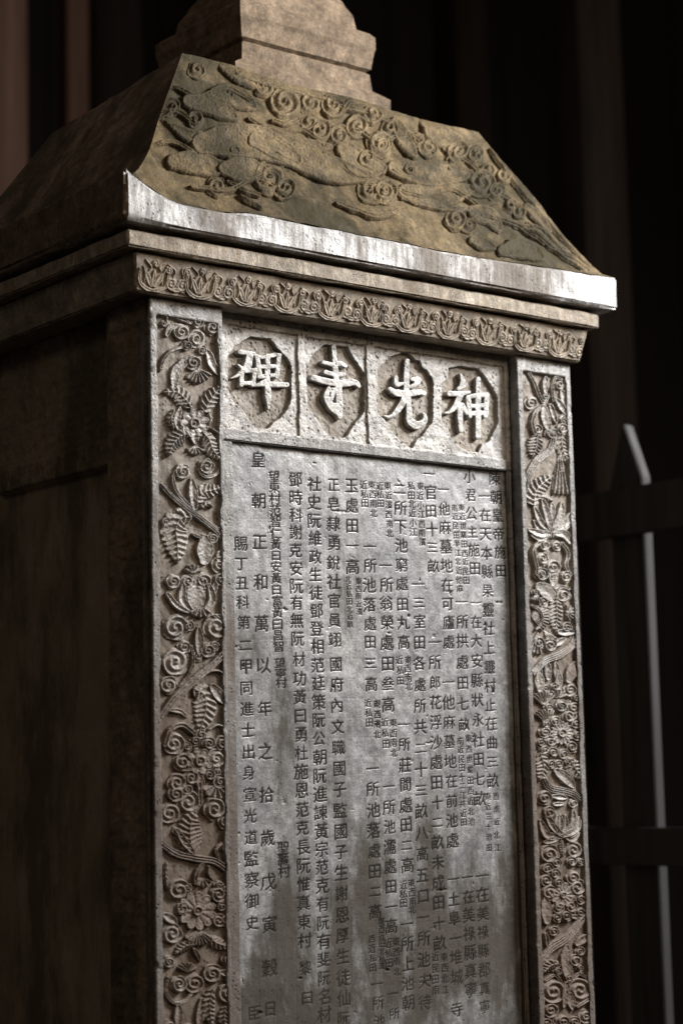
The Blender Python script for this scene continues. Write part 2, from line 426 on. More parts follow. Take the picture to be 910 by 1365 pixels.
def front_surf(x0, x1, z0, z1, Y, step, ynoise=0):
    X, Z = np.meshgrid(np.arange(x0, x1+step*.5, step), np.arange(z1, z0-step*.5, -step))
    P = np.stack([X, np.full_like(X, Y), Z], -1); Nn = np.zeros_like(P); Nn[..., 1] = -1
    U, V = proj(X, P[..., 1], Z+Z0)
    return Surf(P, Nn, U, V)

def sheet(name, X, Z, Y, mat, parent, dust=None, skirt=.012, label=None):
    """front-facing heightfield with a skirt going back into the stone"""
    n, m = X.shape
    P = np.stack([X, Y, Z+Z0], -1).reshape(-1, 3)
    idx = np.arange(n*m).reshape(n, m)
    F = np.stack([idx[1:, :-1], idx[1:, 1:], idx[:-1, 1:], idx[:-1, :-1]], -1).reshape(-1, 4)
    ring = np.concatenate([idx[0, :], idx[1:, -1], idx[-1, -2::-1], idx[-2:0:-1, 0]])
    B = P[ring].copy(); B[:, 1] = Y.max()+skirt if np.isscalar(skirt) else skirt
    b0 = len(P); k = len(ring); i = np.arange(k); j = (i+1) % k
    SF = np.stack([ring[j], ring[i], b0+i, b0+j], -1)
    SF = SF[:, ::-1]
    d = np.concatenate([(np.zeros(n*m) if dust is None else dust.ravel()), np.zeros(k)])
    me = np_mesh(name, np.concatenate([P, B])-ROOT, np.concatenate([F, SF]), mat, dust=d)
    me.set_sharp_from_angle(angle=R(60))
    return obj(name, me, parent, label)

D = .47     # depth of the shaft
# ------------------------------------------------------------------ shaft
ZB = -1.02   # the finely carved zone ends just under the picture
core = rough_box('shaft', .034, W-.012, .030, D-.03, -1.60, .0, M_side, stele, step=.03, seed=1)
plinth = rough_box('plinth', -.12, W+.12, -.12, D+.12, -1.86, -1.60, M_side, stele, step=.04, seed=2, bevel=.006)
foot = rough_box('foot_slab', -.22, W+.22, -.22, D+.22, -2.10, -1.862, M_side, stele, step=.05, seed=3, bevel=.008)

def smooth(a, b, x):
    t = np.clip((x-a)/(b-a), 0, 1); return t*t*(3-2*t)

def pillar(xa, xb, ra, rb, name, seed, label):
    st = .0012
    X, Z = np.meshgrid(np.arange(xa, xb+st*.4, st), np.arange(0, ZB-st*.5, -st))
    X = np.clip(X, xa, xb)
    wl = .0016*fbm(Z*45, Z*0+seed, seed); wr = .0016*fbm(Z*45+50, Z*0+seed, seed+3)
    inl = smooth(ra-.001, ra+.001, X+wl*.8); inr = 1-smooth(rb-.001, rb+.001, X+wr*.8)
    top = smooth(.021, .024, -Z+.0*X)
    rec = inl*inr*top
    e = np.minimum(X-xa, xb-X)
    chip = np.clip(fbm(Z*60+seed, X*40, seed+8, 4)-.45, 0, 1)*.006*np.exp(-e/.003)
    round_ = .0022*np.clip(1-e/.0025, 0, 1)**2
    Y = .0056*rec + .0010*fbm(X*60, Z*60, seed+1)*rec + .0005*fbm(X*40, Z*25, seed+2) + chip + round_
    # edge irregularity of the outline itself
    lo = (X-xa) < st*.5; hi = (xb-X) < st*.5
    X = X + np.where(lo, np.abs(wl)*.6, 0) - np.where(hi, np.abs(wr)*.6, 0)
    body = rough_box(name, xa+(.0095 if xa < .1 else .0012), xb-.0012, .0125, .06, -1.60, -.0005, M_rim, stele, step=.02, seed=seed, label=label)
    fr = sheet('pillar_face', X, Z, Y, M_rim, body, dust=np.clip(rec, 0, 1))
    return body
pilL = pillar(.0, .1095, .0116, .1020, 'pillar', 11, 'left pillar of the front, carved with climbing flowers')
pilR = pillar(.6125, .7200, .6235, .7090, 'pillar', 21, 'right pillar of the front, carved with lotus and a hanging bell')
# plain lower ends of the pillars and middle field (below the picture)
rough_box('lower_field', .1105, .6115, .022, .035, -1.60, ZB, M_panel, stele, step=.03, seed=5)

def ornaments(x0, x1, parent, data, zend=ZB):
    s = front_surf(x0, x1, zend, -.0, .0058, .00075)
    n = 0
    for (ox, oy, sc_, items) in data:
        for it in items:
            k, a = conv(it, ox, oy, sc_)
            if piece(s, k, a, NAMES[k], M_orn, parent, seed=n): n += 1
    return n

LEFT = [
 (190, 390, 9.1, [
  ('S', [(205, 225), (270, 285), (280, 370)], 40, 1), ('C', 240, 385, 42, -1), ('T', [(390, 310), (480, 335), (585, 385)], 45), ('C', 655, 365, 72),
  ('C', 830, 425, 92, -1), ('T', [(280, 520), (310, 440), (400, 390)], 75), ('C', 455, 485, 95), ('C', 640, 565, 105, -1), ('C', 522, 650, 62),
  ('C', 700, 705, 62, -1), ('T', [(900, 985), (820, 860), (790, 760), (740, 690)], 100), ('S', [(200, 950), (230, 830), (330, 715), (465, 665)], 50, 2),
  ('F', 650, 920, 195, 20, 145, 7), ('T', [(370, 1140), (385, 980), (470, 870), (560, 790)], 120), ('C', 600, 855, 92),
 ]),
 (200, 530, 9.1, [
  ('L', [(480, 130), (400, 20), (300, -60), (150, -60)], 190, 7), ('L', [(640, 190), (690, 60), (770, -50), (850, -140)], 190, 6),
  ('L', [(270, 150), (235, 270), (270, 400)], 90, 6), ('T', [(340, 400), (310, 280), (350, 130)], 90),
  ('L', [(440, 440), (340, 480), (250, 580), (210, 715)], 190, 8), ('F', 530, 590, 120, 20, 160, 5),
  ('L', [(610, 420), (690, 520), (730, 640), (830, 770)], 170, 8), ('S', [(700, 370), (790, 420), (855, 500)], 32, 1), ('L', [(690, 190), (715, 270), (690, 350)], 70, 4),
  ('W', 515, 320, 185, 9, 72), ('T', [(520, 420), (530, 550)], 110),
  ('S', [(862, 720), (850, 840), (760, 950), (640, 960), (580, 880)], 50, 2), ('C', 665, 840, 90, -1),
  ('S', [(480, 1330), (320, 1170), (262, 1010), (290, 900)], 58, 2), ('C', 380, 905, 92), ('T', [(520, 1340), (490, 1000)], 110),
  ('L', [(560, 1280), (620, 1160), (730, 1130), (850, 1085)], 190, 7), ('L', [(600, 1340), (680, 1290), (740, 1340)], 70, 4),
  ('S', [(112, 1050), (260, 1210), (430, 1350), (640, 1500), (800, 1640), (905, 1790)], 72, 3),
  ('S', [(500, 1330), (590, 1440), (760, 1560), (890, 1660)], 40, 2),
 ]),
 (205, 670, 9.1, [
  ('L', [(430, 180), (300, 200), (240, 330), (260, 500), (270, 740)], 300, 10), ('C', 130, 240, 52), ('T', [(590, 700), (600, 430)], 190), ('S', [(470, 390), (560, 440)], 50, 2),
  ('C', 700, 435, 70), ('T', [(760, 690), (790, 590)], 80), ('C', 775, 750, 100, -1), ('F', 460, 860, 115, 190, 350, 5),
  ('C', 400, 960, 82, -1), ('C', 585, 955, 98), ('C', 220, 960, 85), ('C', 795, 930, 82, -1), ('T', [(700, 1130), (740, 960)], 75),
  ('T', [(150, 1110), (260, 1250), (420, 1335)], 75), ('T', [(345, 1010), (330, 1180), (430, 1310)], 95), ('T', [(650, 1010), (690, 1180), (590, 1310)], 90),
  ('T', [(500, 960), (490, 1150), (510, 1310)], 215), ('W', 525, 1305, 60, 6, 22),
 ]),
 (205, 810, 9.1, [
  ('F', 540, -30, 165, 25, 155, 5), ('T', [(690, 80), (850, 190)], 46), ('C', 245, 245, 145), ('C', 410, 230, 68, -1), ('C', 745, 235, 150, -1),
  ('T', [(530, 540), (525, 250)], 110), ('C', 352, 480, 78), ('C', 520, 590, 66, -1), ('C', 640, 520, 92), ('C', 722, 470, 60),
  ('S', [(435, 470), (455, 650), (410, 800), (290, 960)], 50, 2), ('C', 245, 660, 155, -1), ('C', 165, 940, 105),
  ('S', [(60, 1340), (240, 1090), (480, 870), (710, 680), (890, 490)], 105, 3), ('S', [(520, 870), (670, 775), (790, 780), (855, 900)], 46, 1),
  ('L', [(465, 985), (590, 1060), (610, 1250), (540, 1500)], 270, 9), ('T', [(690, 960), (845, 1160)], 130), ('T', [(180, 1245), (300, 1260), (390, 1330)], 60),
 ]),
 (210, 950, 9.1, [
  ('S', [(70, 400), (130, 220), (280, 150), (430, 260)], 75, 2), ('C', 185, 375, 125), ('S', [(610, 210), (720, 150), (835, 220), (850, 350)], 48, 1), ('C', 770, 365, 88, -1),
  ('C', 508, 268, 66), ('C', 605, 375, 80, -1), ('C', 440, 350, 62), ('C', 345, 410, 55, -1), ('C', 285, 600, 105), ('C', 385, 640, 56, -1), ('C', 700, 560, 120), ('C', 390, 790, 95, -1),
  ('C', 605, 650, 62), ('C', 610, 760, 70, -1), ('T', [(495, 900), (500, 760)], 110), ('C', 220, 855, 112, -1), ('C', 205, 990, 95), ('C', 345, 930, 72), ('C', 360, 1085, 130, -1),
  ('F', 700, 870, 190, 10, 170, 6), ('C', 740, 840, 95), ('C', 820, 1030, 52, -1), ('C', 715, 720, 50), ('S', [(495, 860), (495, 1110)], 80, 2), ('W', 490, 590, 170, 8, 70),
  ('C', 130, 1220, 120), ('C', 672, 1170, 130, -1), ('C', 805, 1330, 85),
 ]),
 (210, 1090, 9.1, [
  ('L', [(430, 430), (375, 250), (385, 60), (450, -70)], 300, 9), ('T', [(420, 420), (300, 290), (220, 140)], 90), ('C', 218, 162, 52),
  ('S', [(35, 310), (200, 430), (450, 495), (700, 540), (900, 700)], 98, 3), ('S', [(720, 510), (690, 390), (760, 310)], 46, 2), ('C', 815, 355, 64, -1),
  ('S', [(600, 590), (590, 680), (650, 760)], 46, 1), ('S', [(520, 570), (450, 690), (440, 790)], 70, 2), ('F', 530, 730, 125, 10, 170, 5),
  ('C', 240, 880, 130), ('C', 345, 850, 60, -1), ('C', 720, 930, 95, -1), ('C', 810, 870, 75), ('C', 730, 820, 60), ('C', 760, 1080, 60),
  ('C', 285, 1100, 85), ('C', 720, 1250, 85, -1), ('C', 815, 1240, 80), ('T', [(70, 1180), (210, 1270)], 110), ('L', [(90, 540), (70, 700), (100, 880)], 70, 6),
  ('W', 460, 1130, 245, 11, 66),
 ]),
 (210, 1215, 9.1, [
  ('C', 165, 270, 115, -1), ('F', 480, 225, 200, 25, 155, 9), ('L', [(590, 310), (720, 390), (880, 430)], 150, 6), ('L', [(430, 400), (320, 420), (190, 520)], 120, 6),
  ('T', [(430, 460), (500, 600)], 56), ('C', 125, 610, 75), ('C', 645, 755, 115), ('C', 845, 580, 85, -1), ('T', [(760, 740), (900, 750)], 90), ('F', 350, 740, 130, 200, 340, 7),
  ('S', [(110, 800), (85, 980), (190, 1110), (330, 1070), (420, 950)], 50, 2), ('C', 240, 880, 92, -1), ('C', 430, 870, 115), ('C', 840, 1000, 120),
  ('L', [(640, 940), (600, 1150), (640, 1400)], 160, 8), ('T', [(240, 1160), (230, 1400)], 110), ('T', [(530, 1080), (480, 1400)], 110), ('L', [(800, 1150), (780, 1300), (820, 1450)], 120, 6),
  ('C', 130, 1400, 90), ('C', 350, 1450, 90),
 ]),
]
RIGHT = [
 (680, 475, 9.1, [
  ('S', [(160, 135), (260, 310), (320, 470), (385, 560), (440, 490)], 62, 2), ('C', 408, 490, 46), ('T', [(400, 430), (408, 260)], 85), ('S', [(490, 540), (478, 370), (520, 270), (590, 290)], 52, 2),
  ('C', 575, 350, 60, -1), ('T', [(665, 620), (600, 420)], 100), ('T', [(640, 690), (530, 520)], 85), ('C', 230, 570, 82), ('S', [(350, 610), (272, 690), (235, 810), (270, 940)], 70, 2), ('C', 308, 890, 64, -1),
  ('T', [(380, 620), (410, 780), (440, 910)], 110), ('T', [(460, 600), (500, 720), (530, 810)], 80), ('F', 580, 720, 120, -30, 90, 6), ('C', 495, 950, 72), ('C', 610, 885, 72, -1), ('C', 430, 940, 45, -1),
  ('L', [(300, 960), (280, 1080), (240, 1230)], 185, 7), ('L', [(600, 930), (600, 1120), (700, 1330)], 125, 8),
  ('S', [(165, 1640), (185, 1470), (300, 1270), (440, 1165), (500, 1060), (510, 950)], 100, 4),
 ]),
 (685, 615, 9.1, [
  ('S', [(540, -20), (542, 110)], 52, 2), ('F', 535, -170, 590, 79, 100, 4), ('C', 540, 105, 36),
  ('L', [(210, 540), (220, 400), (310, 280), (440, 180)], 220, 8), ('L', [(260, 430), (350, 440), (450, 490)], 90, 5),
  ('T', [(430, 850), (370, 640), (320, 470)], 95), ('T', [(430, 850), (300, 740), (225, 560)], 85), ('T', [(400, 850), (290, 820), (220, 720)], 70), ('T', [(400, 880), (290, 880), (160, 835)], 95), ('T', [(400, 900), (300, 950), (190, 900)], 60),
  ('T', [(450, 850), (530, 680), (555, 510)], 95), ('T', [(450, 850), (590, 760), (700, 590)], 90), ('T', [(470, 860), (600, 800), (670, 680)], 75), ('T', [(470, 870), (580, 890), (670, 1000)], 100),
  ('T', [(440, 690), (440, 510)], 75), ('F', 435, 700, 245, 72, 108, 4),
  ('C', 352, 1020, 66), ('C', 495, 1030, 60, -1), ('S', [(280, 985), (205, 1090), (240, 1260), (245, 1370)], 66, 2), ('S', [(555, 1000), (625, 1120), (600, 1260), (650, 1380)], 70, 2),
  ('C', 330, 1180, 70, -1), ('C', 445, 1290, 92), ('C', 300, 1370, 60),
 ]),
 (690, 755, 9.1, [
  ('C', 262, 105, 85, -1), ('T', [(400, 210), (405, 10)], 120), ('C', 402, 120, 60), ('C', 560, 130, 72), ('T', [(240, 250), (350, 320), (440, 420)], 170), ('S', [(400, 300), (480, 245), (610, 275)], 48, 2), ('C', 525, 355, 92),
  ('C', 200, 320, 52), ('F', 200, 330, 110, 50, 130, 5), ('C', 290, 430, 66, -1), ('F', 150, 610, 225, -62, 62, 11), ('S', [(155, 480), (250, 560), (260, 680), (200, 765)], 44, 2),
  ('L', [(435, 380), (440, 600), (430, 800)], 170, 9), ('F', 560, 570, 110, -100, 80, 7), ('C', 570, 745, 66), ('F', 300, 780, 190, 30, 80, 5), ('C', 365, 960, 84, -1), ('C', 230, 930, 74), ('F', 230, 800, 280, 80, 120, 4),
  ('T', [(480, 800), (650, 800)], 100), ('T', [(430, 950), (560, 880)], 80),
  ('S', [(165, 1300), (300, 1150), (480, 1075), (620, 970), (700, 840)], 98, 4),
  ('T', [(340, 1360), (335, 1170)], 95), ('T', [(450, 1370), (440, 1170)], 85), ('T', [(590, 1380), (660, 1180)], 130), ('T', [(220, 1380), (250, 1240)], 80),
 ]),
 (695, 895, 9.1, [
  ('T', [(200, 220), (190, 20)], 115), ('T', [(420, 200), (430, 20)], 95), ('C', 570, 225, 85), ('C', 640, 330, 50), ('F', 250, 420, 190, 215, 320, 8), ('C', 270, 215, 52), ('C', 380, 190, 50, -1), ('F', 290, 640, 190, 215, 300, 7), ('C', 305, 440, 52),
  ('F', 420, 330, 130, 190, 350, 6), ('C', 610, 440, 80), ('C', 460, 420, 76), ('C', 262, 740, 70), ('C', 335, 850, 74, -1), ('C', 215, 870, 60), ('C', 258, 960, 62), ('C', 355, 985, 66, -1), ('C', 488, 1010, 68), ('C', 390, 610, 66),
  ('C', 275, 640, 50), ('C', 560, 540, 80, -1), ('C', 640, 640, 66), ('C', 650, 780, 66), ('C', 590, 920, 74, -1), ('C', 560, 1100, 60), ('W', 465, 750, 150, 16, 60),
  ('L', [(200, 990), (240, 1150), (195, 1330)], 165, 7), ('C', 330, 1130, 56), ('C', 430, 1125, 60, -1), ('L', [(540, 1060), (620, 1190), (710, 1310)], 190, 6), ('T', [(400, 1210), (520, 1300), (600, 1400)], 130),
 ]),
 (700, 1035, 9.1, [
  ('S', [(210, 30), (275, 140), (420, 175), (560, 215), (680, 310)], 100, 4), ('C', 212, 260, 86), ('T', [(320, 240), (480, 265)], 80), ('T', [(330, 340), (450, 330)], 60), ('C', 265, 440, 76), ('C', 560, 330, 60),
  ('T', [(400, 700), (300, 600), (220, 450)], 95), ('T', [(380, 730), (240, 710), (160, 540)], 100), ('T', [(430, 700), (550, 600), (560, 400)], 80), ('T', [(440, 720), (590, 640), (630, 500)], 85), ('T', [(450, 710), (540, 770), (630, 690)], 70), ('T', [(350, 760), (210, 800)], 85),
  ('T', [(405, 700), (350, 600), (370, 470)], 66), ('T', [(410, 700), (405, 460)], 66), ('T', [(415, 700), (465, 600), (460, 470)], 66), ('W', 408, 720, 50, 6, 22), ('L', [(422, 780), (428, 980)], 74, 7),
  ('C', 268, 945, 115), ('C', 560, 900, 100, -1), ('C', 352, 1045, 66), ('C', 540, 1035, 66, -1), ('C', 245, 1120, 74), ('C', 640, 1040, 50), ('C', 340, 1180, 66), ('C', 560, 1230, 84), ('C', 230, 1260, 74, -1),
 ]),
 (705, 1175, 9.1, [
  ('C', 225, 135, 90), ('C', 560, 70, 95, -1), ('C', 335, 320, 74), ('C', 490, 300, 78, -1), ('C', 600, 220, 66), ('C', 600, 380, 66), ('C', 330, 20, 60), ('W', 385, 165, 165, 13, 42), ('T', [(190, 480), (180, 210)], 130), ('C', 430, 425, 64), ('C', 320, 440, 60, -1), ('T', [(490, 425), (660, 440)], 66),
  ('S', [(130, 950), (250, 800), (430, 680), (620, 460)], 112, 4), ('C', 280, 610, 66), ('T', [(180, 640), (200, 800)], 60), ('T', [(560, 760), (690, 650)], 90),
  ('T', [(460, 1180), (420, 950), (440, 790)], 130), ('C', 540, 960, 78), ('C', 595, 850, 62, -1), ('C', 588, 1050, 44), ('L', [(320, 1000), (230, 1020), (140, 1110)], 130, 6), ('C', 312, 1010, 48), ('C', 320, 1090, 50),
 ]),
 (705, 1265, 9.1, [
  ('C', 275, 510, 145), ('S', [(180, 380), (290, 320), (380, 420)], 50, 2), ('C', 590, 500, 140, -1), ('S', [(510, 370), (580, 300), (680, 350)], 50, 2), ('T', [(430, 420), (395, 700)], 90), ('C', 460, 350, 52), ('T', [(470, 560), (500, 720)], 110), ('C', 390, 880, 78), ('C', 535, 885, 66, -1),
  ('C', 670, 820, 88), ('C', 240, 740, 90), ('C', 200, 900, 80, -1), ('S', [(560, 700), (700, 600)], 50, 2), ('C', 300, 1000, 90), ('C', 480, 1030, 90), ('C', 640, 1000, 80),
 ]),
]
print('left', ornaments(.0118, .1018, pilL, LEFT), 'right', ornaments(.6237, .7088, pilR, RIGHT))

# ------------------------------------------------------------------ title field with four framed characters
def raster_poly(U, V, pts):
    pts = np.array(pts); ins = np.zeros(U.shape, bool); j = len(pts)-1
    for i in range(len(pts)):
        xi, yi = pts[i]; xj, yj = pts[j]
        c = ((yi > V) != (yj > V)) & (U < (xj-xi)*(V-yi)/(yj-yi+1e-9)+xi)
        ins ^= c; j = i
    b = pdist(U, V, np.vstack([pts, pts[:1]]))[0]
    return np.where(ins, b, -b)
OCT = [
 (300, 420, 7.583, [(275, 210), (470, 235), (540, 330), (640, 430), (685, 520), (685, 850), (640, 950), (570, 1040), (500, 1080), (450, 1145), (310, 1130), (260, 1050), (200, 960), (130, 890), (70, 830), (38, 700), (40, 420), (110, 320), (180, 270)]),
 (395, 440, 8.03, [(320, 150), (555, 170), (620, 290), (660, 340), (740, 470), (745, 870), (680, 950), (620, 1020), (545, 1145), (365, 1130), (310, 1060), (260, 990), (210, 900), (140, 820), (120, 400), (200, 250)]),
 (490, 455, 8.03, [(410, 110), (465, 130), (520, 190), (575, 210), (600, 280), (650, 310), (715, 425), (710, 860), (650, 930), (600, 1000), (530, 1060), (495, 1140), (430, 1115), (340, 1030), (260, 950), (240, 880), (120, 760), (120, 300), (260, 160)]),
 (580, 460, 7.583, [(150, 230), (275, 205), (455, 235), (540, 340), (600, 440), (640, 520), (650, 780), (600, 880), (560, 970), (480, 1000), (445, 1080), (340, 1070), (230, 990), (170, 920), (140, 830), (80, 770), (80, 400), (140, 330)]),
]
YF = .016
st = .0008
X, Z = np.meshgrid(np.arange(.110, .6120, st), np.arange(0, -.1635, -st))
U, V = proj(X, np.full_like(X, YF), Z+Z0)
H = np.zeros_like(X)                  # depth below the frame face
wob = .0008*fbm(X*70, Z*70, 31)
def slotx(a, b): return smooth(a-.0006, a+.0006, X+wob)*(1-smooth(b-.0006, b+.0006, X+wob))
cellz = smooth(.0150, .0162, -Z+wob)*(1-smooth(.1480, .1494, -Z+wob))
cells = np.zeros_like(X)
for a, b in ((.128, .2388), (.2502, .3535), (.3690, .6030)): cells = np.maximum(cells, slotx(a, b)*cellz)
H += .0028*cells
dust_shade = np.zeros_like(X)
for ox, oy, s_, pts in OCT:
    pp = [(ox+p[0]/s_, oy+p[1]/s_) for p in pts]
    sd = raster_poly(U, V, pp) + .5*vnoise(U/3, V/3, 41)
    k = smooth(-.35, .55, sd); H += .0058*k; dust_shade = np.maximum(dust_shade, k)
# header groove where the field meets the cornice and the rough pecked ground
H += .0006*fbm(X*180, Z*180, 51)*dust_shade + .0005*fbm(X*60, Z*60, 52)+.0007*np.clip(fbm(X*130, Z*130, 53)-.3, 0, 1)
dust_shade = np.clip(dust_shade*.9+.25*(1-smooth(0, .03, -Z)), 0, 1)  # octagon dust, plus the cornice's shade put into the colour along the top
title = sheet('title_field', X, Z, YF+H, M_cell, stele, dust=dust_shade, skirt=.004, label='upper field with four octagonal title frames')

CH = [
 ('碑', 300, 420, 7.583, [
  [(150, 372, 46), (290, 392, 40)], [(250, 395, 60), (205, 520, 46), (130, 605, 40), (60, 638, 14)], [(128, 500, 14), (180, 545, 40)], [(170, 565, 44), (305, 560, 44)], [(170, 565, 42), (165, 705, 42)],
  [(305, 555, 42), (280, 700, 40)], [(165, 688, 40), (285, 688, 40)], [(250, 400, 70), (240, 520, 50)], [(310, 412, 30), (380, 425, 40), (545, 392, 46)], [(322, 420, 46), (350, 620, 46)], [(545, 400, 46), (520, 625, 40)], [(428, 415, 50), (425, 700, 50)],
  [(330, 525, 40), (530, 515, 40)], [(345, 625, 40), (520, 605, 40)], [(430, 650, 40), (320, 705, 24)], [(275, 715, 24), (400, 700, 52), (620, 705, 48)], [(425, 690, 56), (435, 850, 62), (440, 945, 22)]]),
 ('寺', 395, 440, 8.03, [
  [(395, 180, 44), (410, 360, 56), (428, 570, 60)], [(285, 345, 40), (390, 372, 44), (470, 360, 56), (525, 390, 36)], [(310, 450, 46), (400, 475, 44), (500, 478, 50)], [(180, 510, 60), (300, 545, 66), (450, 570, 64), (620, 560, 80), (668, 605, 36)],
  [(448, 590, 66), (458, 760, 66), (465, 930, 50)], [(345, 625, 40), (318, 710, 60), (360, 800, 70), (430, 880, 66), (462, 925, 40)], [(345, 640, 40), (420, 650, 60)], [(400, 650, 50), (372, 740, 40)], [(370, 812, 60), (470, 815, 60)]]),
 ('光', 490, 455, 8.03, [
  [(420, 205, 44), (412, 340, 56), (412, 540, 58)], [(298, 385, 40), (312, 462, 52), (385, 448, 26)], [(470, 405, 36), (535, 412, 62), (520, 455, 52), (450, 490, 34)], [(235, 510, 40), (300, 550, 70), (420, 560, 66), (560, 545, 60), (602, 560, 44)],
  [(405, 560, 60), (365, 670, 64), (290, 770, 62), (230, 812, 48), (170, 798, 14)], [(430, 620, 60), (438, 740, 50), (450, 850, 66), (520, 898, 76), (595, 865, 80), (612, 810, 54), (590, 770, 20)]]),
 ('神', 580, 460, 7.583, [
  [(250, 300, 20), (275, 360, 46), (270, 415, 60)], [(235, 440, 40), (300, 410, 40)], [(140, 490, 50), (240, 492, 50), (340, 478, 30)], [(255, 500, 56), (205, 610, 56), (150, 672, 44), (95, 688, 16)], [(245, 610, 56), (250, 760, 52), (258, 865, 40)], [(270, 610, 50), (315, 690, 34)],
  [(325, 530, 40), (400, 512, 44), (525, 505, 40)], [(330, 540, 50), (345, 700, 44), (350, 725, 30)], [(520, 520, 50), (505, 715, 44)], [(345, 618, 40), (515, 608, 40)], [(350, 692, 44), (515, 684, 44)], [(430, 345, 44), (430, 640, 54), (430, 925, 52)]]),
]
st2 = .00055
for ch, ox, oy, s_, strokes in CH:
    pts = np.array([(ox+p[0]/s_, oy+p[1]/s_) for stx in strokes for p in stx])
    xa, za = unproj_front(pts[:, 0].min()-6, pts[:, 1].min()-8, .0185); xb, zb = unproj_front(pts[:, 0].max()+6, pts[:, 1].max()+8, .0185)
    Xc, Zc = np.meshgrid(np.arange(xa, xb, st2), np.arange(za, zb, -st2))
    Uc, Vc = proj(Xc, np.full_like(Xc, .0185), Zc+Z0)
    sd = np.full(Xc.shape, -9.)
    for stx in strokes:
        P_ = np.array([(ox+p[0]/s_, oy+p[1]/s_) for p in stx]); w_ = np.array([p[2]/s_/2 for p in stx])
        pl = spline(P_, 6); b, S, Dd = pdist(Uc, Vc, pl)
        ww = np.interp(S, np.linspace(0, 1, len(w_)), w_)
        sd = np.maximum(sd, ww*1.12-b)
    sd += .22*vnoise(Uc/2.0, Vc/2.0, 61)
    ok = sd > 0
    q = ok[:-1, :-1] | ok[1:, :-1] | ok[:-1, 1:] | ok[1:, 1:]
    h = np.where(ok, 0.0009*(1-edge(sd, 1.3)) + .0003*fbm(Xc*120, Zc*120, 62), .0095)
    # walls go straight back: snap the outside vertices a little inwards by keeping only one ring
    idx = np.arange(Xc.size).reshape(Xc.shape)
    F = np.stack([idx[1:, :-1][q], idx[1:, 1:][q], idx[:-1, 1:][q], idx[:-1, :-1][q]], -1)
    used, inv = np.unique(F.ravel(), return_inverse=True)
    # shift outer vertices to the zero contour
    gy, gx = np.gradient(sd, st2); g2 = gx**2+gy**2+1e-9
    mv = np.where(ok, 0, np.clip(-sd, 0, 1.2)/g2)
    Xs = Xc+gx*mv*.95; Zs = Zc-gy*mv*.95
    Vv = np.stack([Xs, .0176+h, Zs+Z0], -1).reshape(-1, 3)[used]
    me = np_mesh('title_character', Vv-ROOT, inv.reshape(-1, 4), M_letter)
    me.set_sharp_from_angle(angle=R(45))
    obj('title_character', me, title, 'raised title character '+ch)

# ------------------------------------------------------------------ frames round the inscription
def bar(name, x0, x1, z0, z1, seed, mat=M_rim, y=YF, parent=stele):
    return rough_box(name, x0, x1, y, y+.014, z0, z1, mat, parent, step=.006, wob=.0007, seed=seed, bevel=.0018)
bar('frame_rail', .1105, .6118, -.1645, -.1495, 71, y=YF-.0012)
bar('frame_stile', .1105, .1335, -1.02, -.1640, 72)
bar('frame_stile', .6035, .6118, -1.02, -.1640, 73)

